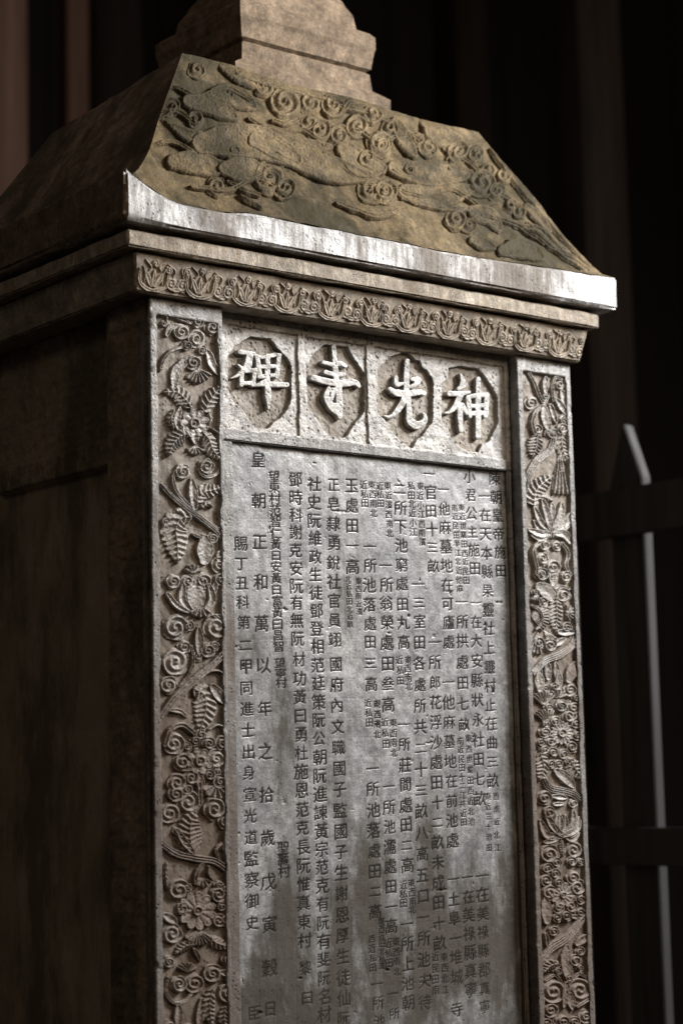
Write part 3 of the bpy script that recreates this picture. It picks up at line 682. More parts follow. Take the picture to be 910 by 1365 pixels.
# ------------------------------------------------------------------ the engraved text
TXT = [
 # (characters, first centre, last centre, size in px) in the drawing plane of the panel
 ('賜丁丑科第', (321.5, 725), (325, 829.5), 19), ('二甲同進士出身宣光道監察御史', (327.5, 860), (336, 1230), 19), ('臣', (339, 1350), (339, 1350), 18),
 ('皇朝正和萬', (343.5, 613), (348.8, 830.7), 21), ('以年之拾歲戊寅穀', (351.6, 887), (359, 1290), 21), ('日', (360, 1345), (360, 1345), 20),
 ('望東村范智仁黃曰安黃曰富黃曰昌智', (365.5, 635), (371.5, 862), 16.5), ('望寧村', (372.5, 884), (374, 911), 16.5), ('聖壽村', (376, 1130), (377.5, 1162), 17),
 ('鄧時科謝克安阮有無阮', (393.4, 639.5), (396.7, 851), 20), ('材功黃曰勇杜施恩范克長阮惟真東村', (398, 879), (405, 1254), 20), ('黎曰', (406, 1290), (408, 1330), 18),
 ('社史阮維政生徒鄧登', (418.7, 646), (422.5, 838), 20), ('相范廷策阮公朝阮進諫黃宗范克有阮有斐阮名材', (423, 862), (432, 1353), 20),
 ('正皂隸勇銳社官員翊', (444, 646), (447, 853), 20), ('國府內文職國子監國子生謝恩厚生徒仙', (448, 885), (458, 1331), 20.5), ('阮', (458, 1358), (458, 1358), 20),
 ('玉處田一高', (468.5, 647), (470.5, 755), 21), ('北近私田北近畝', (464.5, 772), (467, 832), 9.5), ('東西南近濱', (478, 775), (479, 815), 9.5),
 ('近私田', (484.6, 647), (486, 671), 12), ('東西南北', (495.5, 647), (498, 684), 11.5), ('近私田', (506, 648), (507.5, 671), 12), ('東近濱西南北', (517, 648), (519, 711), 11),
 ('一所池落處', (492.7, 729), (493.4, 831), 20), ('田三高', (493.4, 855.7), (494.5, 912.5), 20), ('近私田', (490, 937), (491.5, 963), 12), ('東西南北', (502, 939), (503, 979), 11.5),
 ('一所池落處田二高', (495.7, 1025), (499.5, 1216), 20), ('東西近田北私濱', (508.5, 1229), (509, 1288), 10), ('西近私田', (496, 1252), (497, 1290), 11), ('一所池', (503, 1312), (505, 1362), 18),
 ('一所翁榮', (514, 754), (515.5, 830), 20), ('處田叁高', (516, 857), (517, 939), 20), ('近私田', (512.6, 963), (513.6, 992), 12), ('東西南北', (523.5, 964), (524.5, 1004), 11.5),
 ('一所池濡處田一高', (517.5, 1049), (521.5, 1235), 20), ('近私田', (517, 1258), (518, 1284), 12), ('東西南北', (528, 1256), (529, 1295), 11.5), ('一所', (524, 1325), (526, 1352), 17),
 ('二所下池窮處', (532.6, 651.5), (535.5, 778.5), 20), ('田九高', (536, 805), (537, 855.7), 20), ('近私田', (532, 880), (533, 908), 12), ('東西南北', (543, 880), (544.5, 915), 11.5),
 ('一所莊間處田二高', (538, 966), (543, 1153), 20), ('近私田', (537, 1180), (538, 1204), 12), ('東西南北', (548.5, 1178), (549.5, 1213), 11.5), ('一所上池朝', (542, 1232), (544, 1337), 20),
 ('私田北近小江', (548, 648), (550.5, 709), 12), ('東近小江西南濱', (559.6, 649), (562, 723), 11.5),
 ('一三室', (556.8, 779), (558, 829), 20), ('田各處所共二十三畝八高五口一所池夫待', (558.6, 856), (566, 1336), 20),
 ('一官田十三畝', (572.8, 631.5), (576.5, 755), 20), ('一所郎花浮沙處田十二畝未成田十畝', (579, 856), (585.5, 1257), 20), ('近民田南', (580, 1276), (581, 1320), 12), ('東西北江', (592, 1276), (593, 1320), 12),
 ('一他麻墓地在可廬', (590.8, 653), (596.5, 830), 20), ('處', (597, 856), (597, 856), 20), ('一他麻墓地在前池處', (597, 910), (603, 1120.6), 20), ('一土阜一堆城', (604.5, 1172), (608.5, 1303), 20), ('寺', (609, 1345), (609, 1345), 20),
 ('南近民田半江北近他麻', (606, 677), (611.5, 785), 11), ('東近世業田西近民田', (616, 677), (620, 774), 11),
 ('一所', (614.5, 803), (615, 829), 20), ('拱處田七畝', (615, 854.5), (618, 966), 20), ('南近民田十二江共近田', (613.5, 988), (617, 1096), 11), ('東西世業田西近北池', (624.5, 985), (627, 1096), 11),
 ('一在美祿縣真寧', (623, 1170), (628, 1320), 20),
 ('小君公主施田', (626.5, 635), (632, 758), 19), ('一在', (633, 804), (633.5, 829), 19), ('大安縣狀永社田七畝', (634.5, 854.5), (638.5, 1065), 20), ('一在美祿縣郡', (642, 1168), (645.5, 1293), 20), ('真寧', (646, 1318), (647, 1342), 18),
 ('一在天本縣杲靈社上靈村止在曲三畝', (645.7, 661), (656, 1040.7), 20), ('東近三十池田', (649, 1062), (651, 1130), 10.5), ('西南近北江', (660, 1062), (662, 1130), 10.5),
 ('陳朝皇帝施田', (660, 637.7), (667, 761), 20),
]
uniq = sorted({c for t in TXT for c in t[0]})
tmp = []
for c in uniq:
    cu = bpy.data.curves.new('tmp_glyph', 'FONT'); cu.body = c; cu.align_x = 'CENTER'; cu.size = 1.0; cu.resolution_u = 2; cu.offset = .001
    o = bpy.data.objects.new('tmp_glyph', cu); sc.collection.objects.link(o); tmp.append(o)
bpy.context.view_layer.update()
dg = bpy.context.evaluated_depsgraph_get()
GL = {}
for c, o in zip(uniq, tmp):
    me = bpy.data.meshes.new_from_object(o.evaluated_get(dg)); me.calc_loop_triangles()
    V_ = np.zeros(len(me.vertices)*3); me.vertices.foreach_get('co', V_); V_ = V_.reshape(-1, 3)[:, :2]
    T_ = np.zeros(len(me.loop_triangles)*3, np.int32); me.loop_triangles.foreach_get('vertices', T_); T_ = T_.reshape(-1, 3)
    lo, hi = V_.min(0), V_.max(0)
    cen = np.array([(lo[0]+hi[0])/2, .38]) if len(V_) else np.zeros(2)
    V_ = V_-cen
    V_[:, 1] += .07*V_[:, 0]                        # strokes climb a little to the right, as a brush writes
    V_ += .010*np.stack([vnoise(V_[:, 0]*6+ord(c) % 31, V_[:, 1]*6, 81), vnoise(V_[:, 0]*6, V_[:, 1]*6+ord(c) % 37, 82)], -1)
    GL[c] = (V_, T_)
    bpy.data.meshes.remove(me)
for o in tmp:
    cu = o.data; bpy.data.objects.remove(o); bpy.data.curves.remove(cu)
NG = 44
RAS = {}
gx_, gy_ = np.meshgrid((np.arange(NG)+.5)/NG*1.2-.6, (np.arange(NG)+.5)/NG*1.2-.6)
for c, (V_, T_) in GL.items():
    m = np.zeros((NG, NG), bool)
    for t in T_:
        a, b, d = V_[t]
        i0 = max(0, int((min(a[0], b[0], d[0])+.6)/1.2*NG)-1); i1 = min(NG, int((max(a[0], b[0], d[0])+.6)/1.2*NG)+2)
        j0 = max(0, int((min(a[1], b[1], d[1])+.6)/1.2*NG)-1); j1 = min(NG, int((max(a[1], b[1], d[1])+.6)/1.2*NG)+2)
        if i1 <= i0 or j1 <= j0: continue
        x = gx_[j0:j1, i0:i1]; y = gy_[j0:j1, i0:i1]
        s1 = (b[0]-a[0])*(y-a[1])-(b[1]-a[1])*(x-a[0]); s2 = (d[0]-b[0])*(y-b[1])-(d[1]-b[1])*(x-b[0]); s3 = (a[0]-d[0])*(y-d[1])-(a[1]-d[1])*(x-d[0])
        m[j0:j1, i0:i1] |= ((s1 >= 0) & (s2 >= 0) & (s3 >= 0)) | ((s1 <= 0) & (s2 <= 0) & (s3 <= 0))
    f = m.astype(float)
    g = f.copy()
    for ax in (0, 1): g = np.maximum(g, np.maximum(np.roll(f, 1, ax), np.roll(f, -1, ax))*.45)
    RAS[c] = g

YP = .0222
st = .0009
x0p, x1p, z0p, z1p = .1325, .6045, -1.02, -.1635
X, Z = np.meshgrid(np.arange(x0p, x1p, st), np.arange(z1p, z0p, -st))
G = np.zeros_like(X)
placed = []
for s, p0, p1, size in TXT:
    n = len(s)
    for i, c in enumerate(s):
        t = i/(n-1) if n > 1 else 0
        u = p0[0]+(p1[0]-p0[0])*t+random.uniform(-.5, .5); v = p0[1]+(p1[1]-p0[1])*t+random.uniform(-.5, .5)
        x, z = unproj_front(u, v, YP)
        k = random.uniform(.94, 1.06)
        sp = math.hypot(p1[0]-p0[0], p1[1]-p0[1])/(n-1) if n > 1 else 99
        sx = size*.00128*k*.90; sz = min(size*.95, sp*.96)*.00108*k
        if c in '一二三': sz *= .8
        placed.append((c, x, z, sx, sz, v))
        j0 = int((z1p-z-sz*.6)/st); j1 = int((z1p-z+sz*.6)/st)+1; i0 = int((x-sx*.6-x0p)/st); i1 = int((x+sx*.6-x0p)/st)+1
        j0, i0 = max(j0, 0), max(i0, 0); j1, i1 = min(j1, X.shape[0]), min(i1, X.shape[1])
        if j1 <= j0 or i1 <= i0: continue
        gu = ((X[j0:j1, i0:i1]-x)/sx+.6)/1.2*NG-.5; gv = ((Z[j0:j1, i0:i1]-z)/sz+.6)/1.2*NG-.5
        gi = np.clip(gu, 0, NG-1.001); gj = np.clip(gv, 0, NG-1.001); a = gi.astype(int); b = gj.astype(int); fa = gi-a; fb = gj-b
        r_ = RAS[c]; val = (r_[b, a]*(1-fa)+r_[b, a+1]*fa)*(1-fb)+(r_[b+1, a]*(1-fa)+r_[b+1, a+1]*fa)*fb
        G[j0:j1, i0:i1] = np.maximum(G[j0:j1, i0:i1], val)
fade = 1-.35*smooth(.70, .95, -Z)
hollow = .0016*vnoise(X*9, Z*6, 91)+.0006*fbm(X*35, Z*25, 92)
# faint ruled lines between the columns of characters, and chisel dressing above the text
U, V = proj(X, np.full_like(X, YP), Z+Z0)
tt = (V-640)/700
rule = np.zeros_like(X)
for u0 in (333, 356, 383, 406.5, 431, 458, 481, 502, 524.5, 547, 569, 585, 602, 621, 640, 654.5):
    d = np.abs(U-(u0+tt*12-(u0-333)*.012)); rule = np.maximum(rule, np.exp(-(d/.7)**2))
for r_ in range(24):
    d = np.abs(V-(668+r_*26.2+(U-500)*(.02-.004*r_))); rule = np.maximum(rule, .7*np.exp(-(d/.6)**2))
rule *= np.clip(.5+fbm(X*20, Z*20, 93), 0, 1)
scr = np.clip(fbm((X+Z)*260, (X-Z)*35, 94)-.25, 0, 1)*.0006
nick = np.clip(fbm(X*71+3*vnoise(X*12, Z*12, 96), Z*83, 95, 4)-1.12, 0, 1)*.006
Y = YP+hollow + .0007*smooth(.25, .75, G)*fade + .00022*rule + scr*(.06+.6*(1-smooth(.165, .205, -Z))*(1-smooth(.2, .5, X))) + nick
edge_d = np.minimum(np.minimum(X-x0p, x1p-X), z1p-Z)
panel = sheet('inscription_panel', X, Z, Y, M_panel, stele, dust=np.clip(smooth(.3, .8, G)*fade*.75+rule*.22+nick*200, 0, 1), skirt=.004, label='smooth worn panel engraved with columns of characters')
Yf = lambda x, z: Y[np.clip(((z1p-z)/st).astype(int), 0, Y.shape[0]-1), np.clip(((x-x0p)/st).astype(int), 0, Y.shape[1]-1)]
hol_at = lambda x, z: hollow[np.clip(((z1p-z)/st).astype(int), 0, Y.shape[0]-1), np.clip(((x-x0p)/st).astype(int), 0, Y.shape[1]-1)]
placed.sort(key=lambda q: -q[3]*q[4])
extraV, extraF, off = [], [], 0
for k, (c, x, z, sx, sz, v) in enumerate(placed):
    V_, T_ = GL[c]
    ra = random.uniform(-.05, .05); sh = random.uniform(-.05, .06); wv = .016*np.stack([vnoise(V_[:, 0]*5+k*3.1, V_[:, 1]*5, 83), vnoise(V_[:, 0]*5, V_[:, 1]*5+k*1.7, 84)], -1)
    V_ = V_+wv; V_ = np.stack([V_[:, 0]*math.cos(ra)-V_[:, 1]*(math.sin(ra)+sh*.5), V_[:, 1]*math.cos(ra)+V_[:, 0]*math.sin(ra)], -1)
    xx = x+V_[:, 0]*sx; zz = z+V_[:, 1]*sz
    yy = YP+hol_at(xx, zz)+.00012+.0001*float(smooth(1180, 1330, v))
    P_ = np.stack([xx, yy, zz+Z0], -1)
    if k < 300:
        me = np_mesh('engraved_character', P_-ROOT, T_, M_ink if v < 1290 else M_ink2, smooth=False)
        obj('engraved_character', me, panel)
    else:
        extraV.append(P_); extraF.append(T_+off); off += len(P_)
if extraV:
    me = np_mesh('small_characters', np.concatenate(extraV)-ROOT, np.concatenate(extraF), M_ink, smooth=False)
    o = obj('small_characters', me, panel); o['kind'] = 'stuff'
print('characters', len(placed), 'glyphs', len(uniq))

# ------------------------------------------------------------------ left side of the shaft (in shade)
def side_sheet():
    st = .0022
    Yg, Zg = np.meshgrid(np.arange(.006, D-.004, st), np.arange(-.001, ZB, -st))
    Hh = np.zeros_like(Yg)
    col1 = smooth(.014, .016, Yg)*(1-smooth(.086, .088, Yg))*smooth(.03, .032, -Zg)
    rail = smooth(.098, .100, Yg)*(1-smooth(.400, .402, Yg))
    head = rail*smooth(.018, .020, -Zg)*(1-smooth(.158, .160, -Zg)); pan = rail*smooth(.190, .192, -Zg)
    Hh = .005*col1+.015*rail+.004*head+.012*pan
    carve = np.abs(fbm(Yg*75, Zg*75, 101, 2))
    Hh -= .0045*np.clip(.6-carve, 0, 1)*np.maximum(col1, head*.8)
    Hh += .0008*fbm(Yg*30, Zg*18, 102)
    n, m = Yg.shape
    P = np.stack([-.0005+Hh, Yg, Zg+Z0], -1).reshape(-1, 3); idx = np.arange(n*m).reshape(n, m)
    F = np.stack([idx[1:, 1:], idx[1:, :-1], idx[:-1, :-1], idx[:-1, 1:]], -1).reshape(-1, 4)
    return obj('side_face', np_mesh('side_face', P-ROOT, F, M_side, dust=(np.maximum(col1*.35, pan*.9)+head*.5).ravel()), stele, 'shaded left face with carved border and sunken panel')  # recesses lightened through the dust mask, for contrast the weak light lacks
side_sheet()
rough_box('side_core', .0085, .02, .0070, D-.01, -1.60, -.002, M_side, stele, step=.03, seed=6).location.x = ROOT[0]*0+.0225
rough_box('lower_side', -.0005, .02, .0135, D-.01, -1.60, ZB, M_side, stele, step=.03, seed=7)

# ------------------------------------------------------------------ cornice
OL, OR_ = .0267, .0078     # the cap sits a little to the left of the shaft
def frieze_shape(P):
    z = (P[:, 2]-0)/.0436; Q = P.copy()
    t = np.clip(z, 0, 1)
    k = .0113+.0110*t
    Q[:, 1] = np.where(P[:, 1] < .1, P[:, 1]-k, P[:, 1]+k)
    Q[:, 0] = np.where(P[:, 0] < .3, P[:, 0]-(.0267+.0075*t), P[:, 0]+(.0078+.0072*t)) if False else P[:, 0]+np.where(P[:, 0] < W/2, -(.0267+.0075*t), (.0078+.0072*t))*np.clip(np.abs(P[:, 0]-W/2)/(W/2), 0, 1)
    return Q
frz = rough_box('frieze', 0, W, 0, D, 0.0, .0460, M_frieze, stele, step=.010, wob=.0007, seed=31, bevel=.0022, fun=frieze_shape, label='carved frieze under the cap')
# carved motifs of the frieze; drawing coordinates are millimetres along and across it
stp = .0008
a_, b_ = np.meshgrid(np.arange(-.026, W+.0075, stp), np.arange(.0025, .0425, stp))
tz = b_/.0436
Pf = np.stack([a_, -(.0113+.0110*tz)-.0002, b_], -1)
nn = np.array([0, -.97, -.243]); Nf = np.broadcast_to(nn, Pf.shape)
fs = Surf(Pf, Nf, a_*1000, b_*1000)
sd_ = 0
cx = -4.0; i = 0
while cx < 725:
    fs_items = [('S', [(cx-21, 26), (cx-18, 10), (cx, 3), (cx+18, 10), (cx+21, 26)], 6.5, 2), ('T', [(cx, 9), (cx, 27)], 6), ('T', [(cx-3, 9), (cx-12, 24)], 7), ('T', [(cx+3, 9), (cx+12, 24)], 7)]
    gap = random.uniform(59, 73); mid = cx+gap/2
    for it in fs_items:
        args = ([*it[1]], it[2]) + ((it[3],) if len(it) > 3 else ())
        piece(fs, it[0], args, NAMES[it[0]], M_frieze, frz, sc=1.0, hs=.40, seed=sd_); sd_ += 1
    for (qx, qy, r, d) in ((mid-8, 15+random.uniform(-1, 1), 8.2, 1), (mid+8, 15+random.uniform(-1, 1), 8.2, -1), (cx+random.uniform(-2, 2), 35, 4.5, 1), (mid-13, 30, 5, -1), (mid+13, 30, 5.5, 1)):
        piece(fs, 'C', (qx, qy, r, d, i*1.3), 'scroll', M_frieze, frz, hs=.40, seed=sd_); sd_ += 1
    j_ = lambda: random.uniform(-2, 2)
    for pts_ in ([(mid-15, 36), (mid-4+j_(), 30), (mid-7, 20), (mid+j_(), 12)], [(mid+15, 37), (mid+5, 31+j_()), (mid+9, 22), (mid+2, 14)], [(cx-16, 30), (cx-11+j_(), 20), (cx-13, 12)], [(cx+16, 30), (cx+11, 20+j_()), (cx+13, 12)], [(cx-14, 38), (cx-5, 32+j_()), (cx-8, 26)], [(cx+14, 38), (cx+6, 33), (cx+9, 26+j_())]):
        piece(fs, 'S', (pts_, 3.4, 1), 'stem', M_frieze, frz, hs=.36, seed=sd_); sd_ += 1
    piece(fs, 'T', ([(mid-5, 8), (mid+5, 8)], 6), 'petal', M_frieze, frz, hs=.4, seed=sd_); sd_ += 1
    cx += gap; i += 1

rough_box('recess_band', -.030, W+.020, -.012, D+.012, .0440, .0800, M_band, stele, step=.012, seed=32)
rough_box('plain_band', -.0510, W+.0300, -.0331, D+.033, .0478, .0690, M_band, stele, step=.007, wob=.0010, seed=33, bevel=.0026, label='plain projecting band above the frieze')

FXL, FXR, FY = -.0605, W+.0590, -.0440
def lift(x):
    """how far the eave's top rises towards its ends"""
    l = np.clip((.085-(x-FXL-.0))/.085, 0, 1); r = np.clip((x-(FXR-.30))/.30, 0, 1)
    return .108+.034*l**1.6+.006*smooth(0, .05, x-.08)+.011*r
def eave_shape(P):
    Q = P.copy(); t = np.clip((P[:, 2]-.0762)/(.110-.0762), 0, 1)
    top = lift(P[:, 0])
    Q[:, 2] = .0762+t*(top-.0762)
    e = smooth(.5, 1.0, t)
    return Q
eave = rough_box('eave_slab', FXL, FXR, FY, D+.044, .0762, .110, M_fascia, stele, step=.006, wob=.0012, seed=34, bevel=.0035, fun=eave_shape, label='thick eave with a bright lime streaked edge')

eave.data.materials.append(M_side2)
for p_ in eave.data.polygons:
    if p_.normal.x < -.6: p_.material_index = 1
# ------------------------------------------------------------------ hipped roof of the cap
QP = np.array([0, .010, .021, .042, .059, .072, .092, .110]); ZP = np.array([0, .0055, .024, .065, .108, .136, .178, .216])
QM = .110
def roof_xy(q): return FXL+.004+1.43*q, FXR-.004-1.42*q
def roof_pt(s, q):
    xl, xr = roof_xy(q); x = xl+(xr-xl)*s
    base = lift(x)+.001; top = .343+.009*(1-s)+.002*np.sin(s*14)
    z = base+np.interp(q, QP, ZP)/.216*(top-base)
    return np.stack([x, FY+.004+q, z], -1)
ns, nq = 820, 290
S_, Q_ = np.meshgrid(np.linspace(0, 1, ns), np.linspace(QM, 0, nq))
PR = roof_pt(S_, Q_)
ds = np.gradient(PR, axis=1); dq = np.gradient(PR, axis=0)
NR = np.cross(dq, ds); NR /= np.linalg.norm(NR, axis=-1, keepdims=True)+1e-12
if NR[..., 1].mean() > 0: NR = -NR
UR, VR = proj(PR[..., 0], PR[..., 1], PR[..., 2]+Z0)
rsurf = Surf(PR, NR, UR, VR)
rsurf.M = smooth(0, .022, S_)*(1-smooth(.978, 1, S_))*smooth(0, .010, Q_)*(1-smooth(.100, .110, Q_))
# base sheet (coarser) and the three other slopes
cs = (slice(0, nq, 3), slice(0, ns, 3))
bump_ = rsurf.M*.0018*fbm(PR[..., 0]*22, PR[..., 2]*22, 111)+.0007*fbm(PR[..., 0]*90, PR[..., 2]*90, 112)
PB = (PR+NR*bump_[..., None])[cs]
n, m = PB.shape[:2]; idx = np.arange(n*m).reshape(n, m)
Fq = np.stack([idx[1:, :-1], idx[1:, 1:], idx[:-1, 1:], idx[:-1, :-1]], -1).reshape(-1, 4)
PB2 = PB.reshape(-1, 3).copy(); PB2[:, 2] += Z0
roof = obj('roof_slope', np_mesh('roof_slope', PB2-ROOT, Fq, M_roof, dust=np.full(len(PB2), .4)), stele, 'front roof slope carved with a dragon among clouds')
DB = D+.044
def side_slope(xs, sign, name, mat):
    nn_ = 90
    T, Qs = np.meshgrid(np.linspace(0, 1, 110), np.linspace(QM, 0, nn_))
    ya = FY+.004+Qs; yb = DB-.004-Qs*1.0
    xl, xr = roof_xy(Qs); x = xl if sign < 0 else xr
    y = ya+(yb-ya)*T
    tt = np.abs(T-.5)*2
    base = np.where(True, lift(np.full_like(x, FXL+.02 if sign < 0 else FXR-.01)), 0)*0 + (.112+.022*tt**6)+.001
    base = lift(x)*tt**8+(1-tt**8)*.112+.001
    z = base+np.interp(Qs, QP, ZP)/.216*((.352 if sign < 0 else .343)-.016*T-base)
    x = x+sign*(-.004)*np.abs(fbm(y*14, z*14, 121))*np.clip(1-tt**8, 0, 1)
    P = np.stack([x, y, z+Z0], -1).reshape(-1, 3); idx = np.arange(nn_*110).reshape(nn_, 110)
    F = np.stack([idx[1:, :-1], idx[1:, 1:], idx[:-1, 1:], idx[:-1, :-1]], -1).reshape(-1, 4)
    if sign < 0: F = F[:, ::-1]
    return obj(name, np_mesh(name, P-ROOT, F, mat), stele)
side_slope(None, -1, 'roof_slope', M_side); side_slope(None, 1, 'roof_slope', M_roof)
# back slope
Sb, Qb = np.meshgrid(np.linspace(0, 1, 40), np.linspace(QM, 0, 20))
PBk = roof_pt(Sb, Qb); PBk[..., 1] = DB-.004-Qb; PBk[..., 2] -= .018*Qb/QM+.002; PBk[..., 2] += Z0
idx = np.arange(800).reshape(20, 40); F = np.stack([idx[:-1, :-1], idx[:-1, 1:], idx[1:, 1:], idx[1:, :-1]], -1).reshape(-1, 4)
obj('roof_slope', np_mesh('roof_slope', PBk.reshape(-1, 3)-ROOT, F, M_roof), stele)
xl, xr = roof_xy(QM)
rough_box('roof_core', float(xl)-.02, float(xr)+.02, FY+.10, DB-.10, .09, .322, M_roof, stele, step=.03, seed=41, fun=lambda P: np.stack([P[:, 0]+np.where(P[:, 0] < W/2, 1, -1)*.021*np.clip((P[:, 2]-.09)/.24, 0, 1), P[:, 1]+np.where(P[:, 1] < .2, 1, -1)*.010*np.clip((P[:, 2]-.09)/.24, 0, 1), P[:, 2]], -1))

ROOFD = [
 (220, 60, 5.69, [
  ('C', 235, 195, 62), ('S', [(150, 400), (280, 395), (345, 350), (430, 305)], 34, 1), ('T', [(455, 170), (560, 225), (720, 320)], 135), ('C', 565, 210, 42), ('T', [(370, 380), (480, 385), (660, 470)], 160), ('C', 480, 375, 40),
  ('C', 225, 575, 66, -1), ('T', [(70, 640), (170, 690), (310, 700)], 100), ('T', [(270, 760), (470, 740), (700, 760), (980, 880)], 250), ('C', 505, 820, 66), ('T', [(60, 890), (230, 900), (430, 960)], 170), ('T', [(450, 950), (720, 960)], 180),
  ('C', 785, 1010, 120), ('C', 385, 1085, 76, -1), ('S', [(470, 1050), (580, 1110), (700, 1150)], 50, 2), ('S', [(560, 1150), (720, 1245)], 44, 1), ('T', [(160, 440), (330, 470), (520, 560)], 150), ('C', 40, 480, 70), ('S', [(-30, 560), (40, 640)], 40, 1),
 ]),
 (340, 90, 5.056, [
  ('T', [(0, 500), (250, 590), (480, 690), (720, 750)], 190), ('S', [(130, 580), (240, 640), (380, 690)], 30, 1), ('C', 195, 245, 100), ('C', 425, 430, 78, -1), ('C', 560, 465, 72), ('S', [(110, 365), (190, 392), (280, 360)], 46, 2), ('T', [(80, 440), (260, 520), (500, 545)], 100),
  ('C', 80, 760, 90), ('C', 190, 820, 75), ('T', [(590, 560), (700, 660), (850, 690)], 170), ('C', 745, 620, 60, -1), ('C', 830, 520, 84), ('C', 780, 830, 92), ('C', 755, 850, 48), ('C', 850, 850, 52, -1),
  ('C', 60, 140, 66), ('S', [(60, 120), (150, 60), (260, 60)], 40, 2), ('C', 680, 400, 78, -1), ('C', 790, 320, 66), ('C', 520, 260, 80), ('C', 370, 250, 70), ('S', [(580, 300), (640, 230), (760, 230)], 50, 2), ('C', 350, 380, 50), ('C', 900, 420, 60),
 ]),
 (500, 130, 5.6875, [
  ('T', [(140, 190), (200, 320), (290, 450)], 120), ('T', [(390, 190), (470, 290), (620, 320)], 160), ('T', [(130, 540), (400, 600), (700, 590)], 170), ('S', [(120, 560), (260, 650), (480, 655), (700, 610)], 50, 1), ('T', [(210, 720), (450, 760), (720, 700)], 170),
  ('S', [(190, 775), (400, 835), (650, 860), (900, 800)], 52, 2), ('C', 395, 385, 74), ('C', 620, 420, 86, -1), ('C', 600, 930, 85), ('C', 705, 975, 60), ('T', [(720, 1090), (890, 1150)], 100), ('T', [(730, 870), (850, 910), (930, 1010)], 130), ('C', 790, 660, 105), ('C', 320, 330, 54),
  ('C', 760, 420, 70), ('C', 60, 720, 90), ('C', 30, 380, 90, -1), ('S', [(530, 470), (590, 400), (680, 375)], 34, 1), ('C', 560, 550, 50), ('C', 850, 560, 60), ('C', 250, 560, 60),
 ]),
 (600, 170, 3.79, [
  ('C', 345, 430, 38), ('T', [(110, 440), (230, 490)], 66), ('T', [(260, 630), (350, 620), (450, 665)], 100), ('S', [(280, 578), (400, 592)], 24, 1), ('S', [(320, 505), (430, 520), (560, 640), (680, 720)], 50, 2), ('C', 225, 330, 46), ('T', [(380, 400), (500, 530)], 56), ('C', 300, 400, 36), ('C', 270, 250, 40),
  ('S', [(200, 120), (300, 260), (400, 380), (560, 560), (700, 690)], 36, 1), ('C', 120, 150, 46),
 ]),
 (0, 0, 1.0, [('S', p_, 8.5, 2) for p_ in (
  [(190, 200), (225, 190), (262, 206), (305, 200)], [(255, 250), (300, 256), (340, 240), (378, 262)], [(330, 160), (365, 181), (400, 175), (432, 196)], [(380, 215), (420, 231), (450, 222), (482, 246)],
  [(470, 172), (505, 190), (540, 181), (578, 205)], [(520, 250), (560, 263), (600, 255), (642, 281)], [(590, 200), (625, 219), (650, 250), (692, 276)], [(640, 288), (680, 300), (722, 326)],
  [(448, 272), (500, 290), (535, 280)], [(228, 116), (262, 131), (300, 120), (332, 136)], [(300, 96), (345, 111), (390, 122), (432, 132)], [(440, 140), (482, 150), (524, 166)], [(205, 160), (232, 150), (258, 166)], [(700, 300), (730, 330), (765, 345)])]),
]
M_roofc = M_roof
k = 0
for ox, oy, s_, items in ROOFD:
    for it in items:
        kk, a = conv(it, ox, oy, s_)
        nm = {'C': 'cloud_scroll', 'T': 'cloud', 'S': 'ribbon', 'F': 'cloud'}[kk]
        piece(rsurf, kk, a, nm, M_roofc, roof, sc=2.5, hs=1.15, seed=k); k += 1

# ------------------------------------------------------------------ finial base on the roof
fx, fy = .374, .255
DXF, DYF = -.022, .020
LV = [(.160, .095, .330), (.160, .095, .392), (.150, .088, .398), (.138, .080, .405), (.136, .078, .430), (.131, .073, .434), (.137, .079, .438), (.141, .083, .462), (.143, .085, .468), (.143, .085, .486), (.137, .080, .492),
      (.121, .068, .499), (.118, .066, .520), (.108, .060, .534), (.106, .058, .540), (.088, .050, .562), (.070, .042, .580), (.066, .040, .62), (.07, .045, .64), (.05, .035, .68)]
def ring_mesh(name, LV, mat, cx, cy, n=26, seed=1):
    V = []; F = []
    for (hx, hy, z) in LV:
        hx += DXF; hy += DYF
        c = []
        for (ax, ay, bx, by) in ((-1, -1, 1, -1), (1, -1, 1, 1), (1, 1, -1, 1), (-1, 1, -1, -1)):
            for i in range(n):
                t = i/n; t2 = t
                c.append((cx+(ax+(bx-ax)*t2)*hx, cy+(ay+(by-ay)*t2)*hy, z))
        V += c
    k = 4*n
    V = np.array(V)
    nzz = fbm(V[:, 0]*40+V[:, 1]*40, V[:, 2]*40, seed)*.0012
    V[:, 0] += nzz*np.sign(V[:, 0]-cx); V[:, 1] += nzz*np.sign(V[:, 1]-cy)
    for l in range(len(LV)-1):
        for i in range(k): F.append([l*k+i, l*k+(i+1) % k, (l+1)*k+(i+1) % k, (l+1)*k+i])
    V = np.vstack([V, [[cx, cy, LV[-1][2]]]]); top = len(V)-1
    F += [[(len(LV)-1)*k+i, (len(LV)-1)*k+(i+1) % k, top, top] for i in range(k)]
    V[:, 2] += Z0
    F4 = [f for f in F if f[2] != f[3]]
    me = bpy.data.meshes.new(name); me.from_pydata([tuple(v-ROOT) for v in V], [], F4+[f[:3] for f in F if f[2] == f[3]]); me.materials.append(mat)
    return me
fin = obj('finial_base', ring_mesh('finial_base', LV, M_finial, fx, fy), stele, 'moulded pinkish stone base of the finial on top of the cap')

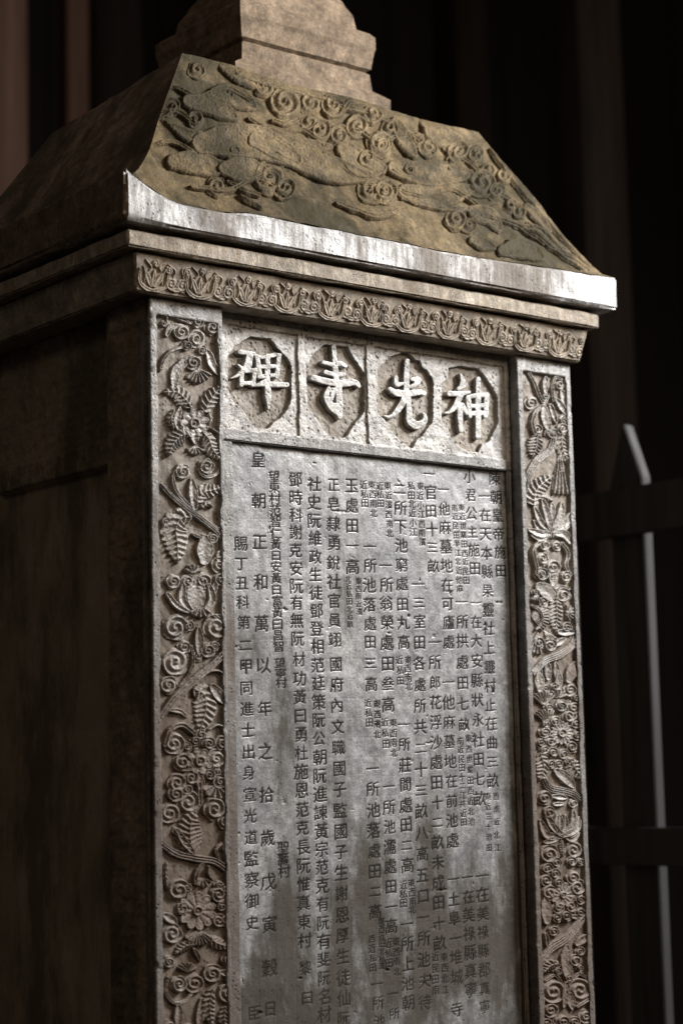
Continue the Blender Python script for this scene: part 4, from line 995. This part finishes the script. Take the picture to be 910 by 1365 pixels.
# ------------------------------------------------------------------ fence behind on the right
fence = bpy.data.objects.new('picket_fence', None); sc.collection.objects.link(fence); fence.location = (1.33, .5, 0)
fence['label'] = 'dark railing with pointed pickets and two flat rails behind the right side of the stele'; fence['category'] = 'fence'
def small_mesh(name, V, F, mat):
    me = bpy.data.meshes.new(name); me.from_pydata(V, [], F); me.materials.append(mat)
    bm = __import__('bmesh').new(); bm.from_mesh(me)
    bmesh = __import__('bmesh'); bmesh.ops.recalc_face_normals(bm, faces=bm.faces)
    bmesh.ops.bevel(bm, geom=list(bm.edges), offset=.002, segments=2, affect='EDGES'); bm.to_mesh(me); bm.free()
    return me
pw, th = .041, .011
prof = [(-pw, 0.05), (pw, 0.05), (pw, Z0-.070), (.004, Z0+.040), (-.004, Z0+.040), (-pw, Z0-.060)]
Vp = [(-th, a, b) for a, b in prof]+[(th, a, b) for a, b in prof]
n6 = len(prof)
Fp = [list(range(n6)), list(range(2*n6-1, n6-1, -1))]+[[i, (i+1) % n6, n6+(i+1) % n6, n6+i] for i in range(n6)]
me_p = small_mesh('picket', Vp, Fp, M_fence)
p0 = None
for i in range(9):
    y = .464+.190*(i-2)
    o = obj('picket', me_p, fence); o.location = (0, y-.5, 0)
for (za, zb) in ((-.164, -.078), (-.745, -.679)):
    Vr = [(-.030, -.6, Z0+za), (-.030, 1.2, Z0+za), (-.0115, 1.2, Z0+za), (-.0115, -.6, Z0+za), (-.030, -.6, Z0+zb), (-.030, 1.2, Z0+zb), (-.0115, 1.2, Z0+zb), (-.0115, -.6, Z0+zb)]
    Fr = [[0, 1, 2, 3], [7, 6, 5, 4], [0, 4, 5, 1], [1, 5, 6, 2], [2, 6, 7, 3], [3, 7, 4, 0]]
    obj('rail', small_mesh('rail', Vr, Fr, M_fence), fence)

# ------------------------------------------------------------------ pavilion timber behind
def place(u, dist):
    d = fwd+(u-455)/CF*r2; d = d/np.linalg.norm(d[:2]); return CL[:2]+d[:2]*dist
def timber(u, dist, rad, label, sq=False, mat=M_post):
    x, y = place(u, dist)
    n = 28; V = []; F = []
    zs = np.linspace(0, 6.4, 12)
    for z in zs:
        for i in range(n):
            a = 2*math.pi*i/n; r = rad*(1+.05*math.sin(z*.7))
            if sq: r = rad/max(abs(math.cos(a)), abs(math.sin(a)))**.92
            V.append((r*math.cos(a), r*math.sin(a), z))
    for l in range(len(zs)-1):
        for i in range(n): F.append([l*n+i, l*n+(i+1) % n, (l+1)*n+(i+1) % n, (l+1)*n+i])
    F.append(list(range(n-1, -1, -1))); F.append([(len(zs)-1)*n+i for i in range(n)])
    me = bpy.data.meshes.new('timber_pillar'); me.from_pydata(V, [], F); me.materials.append(mat); me.shade_smooth(); me.set_sharp_from_angle(angle=R(40))
    o = obj('timber_pillar', me, None, label); o.location = (x, y, 0); o['category'] = 'pillar'; o['group'] = 'timber pillars behind the stele'
    return o
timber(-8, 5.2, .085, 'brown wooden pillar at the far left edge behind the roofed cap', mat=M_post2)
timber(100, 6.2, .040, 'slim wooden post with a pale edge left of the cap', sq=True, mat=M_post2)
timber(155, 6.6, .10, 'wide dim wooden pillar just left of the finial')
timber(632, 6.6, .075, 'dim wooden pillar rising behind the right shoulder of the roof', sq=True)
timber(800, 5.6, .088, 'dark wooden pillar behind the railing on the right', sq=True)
# plank wall far behind
wallo = bpy.data.objects.new('plank_wall', None); sc.collection.objects.link(wallo)
wx, wy = place(455, 8.2); wallo.location = (wx, wy, 0); wallo.rotation_euler = (0, 0, -yw)
wallo['label'] = 'almost black plank wall closing the pavilion behind everything'; wallo['category'] = 'wall'
Vb = [(-.118, -.015, 0), (.118, -.015, 0), (.118, .015, 0), (-.118, .015, 0), (-.118, -.015, 6.6), (.118, -.015, 6.6), (.118, .015, 6.6), (-.118, .015, 6.6)]
me_b = small_mesh('plank', Vb, [[0, 1, 2, 3], [7, 6, 5, 4], [0, 4, 5, 1], [1, 5, 6, 2], [2, 6, 7, 3], [3, 7, 4, 0]], M_plank)
for i in range(24):
    o = obj('plank', me_b, wallo); o.location = ((i-11.5)*.242, random.uniform(-.008, .008), 0)
bk = small_mesh('backing', [(-3, .03, 0), (3, .03, 0), (3, .06, 0), (-3, .06, 0), (-3, .03, 6.6), (3, .03, 6.6), (3, .06, 6.6), (-3, .06, 6.6)], [[0, 1, 2, 3], [7, 6, 5, 4], [0, 4, 5, 1], [1, 5, 6, 2], [2, 6, 7, 3], [3, 7, 4, 0]], M_plank)
obj('backing', bk, wallo)
gm = bpy.data.meshes.new('floor'); gm.from_pydata([(-14, -14, 0), (14, -14, 0), (14, 14, 0), (-14, 14, 0)], [], [[0, 1, 2, 3]]); gm.materials.append(M_floor)
g = obj('floor', gm); g['kind'] = 'structure'
print('tris', sum(sum(p.loop_total-2 for p in o.data.polygons) if len(o.data.polygons) < 1000 else len(o.data.polygons)*2 for o in sc.objects if o.type == 'MESH'))
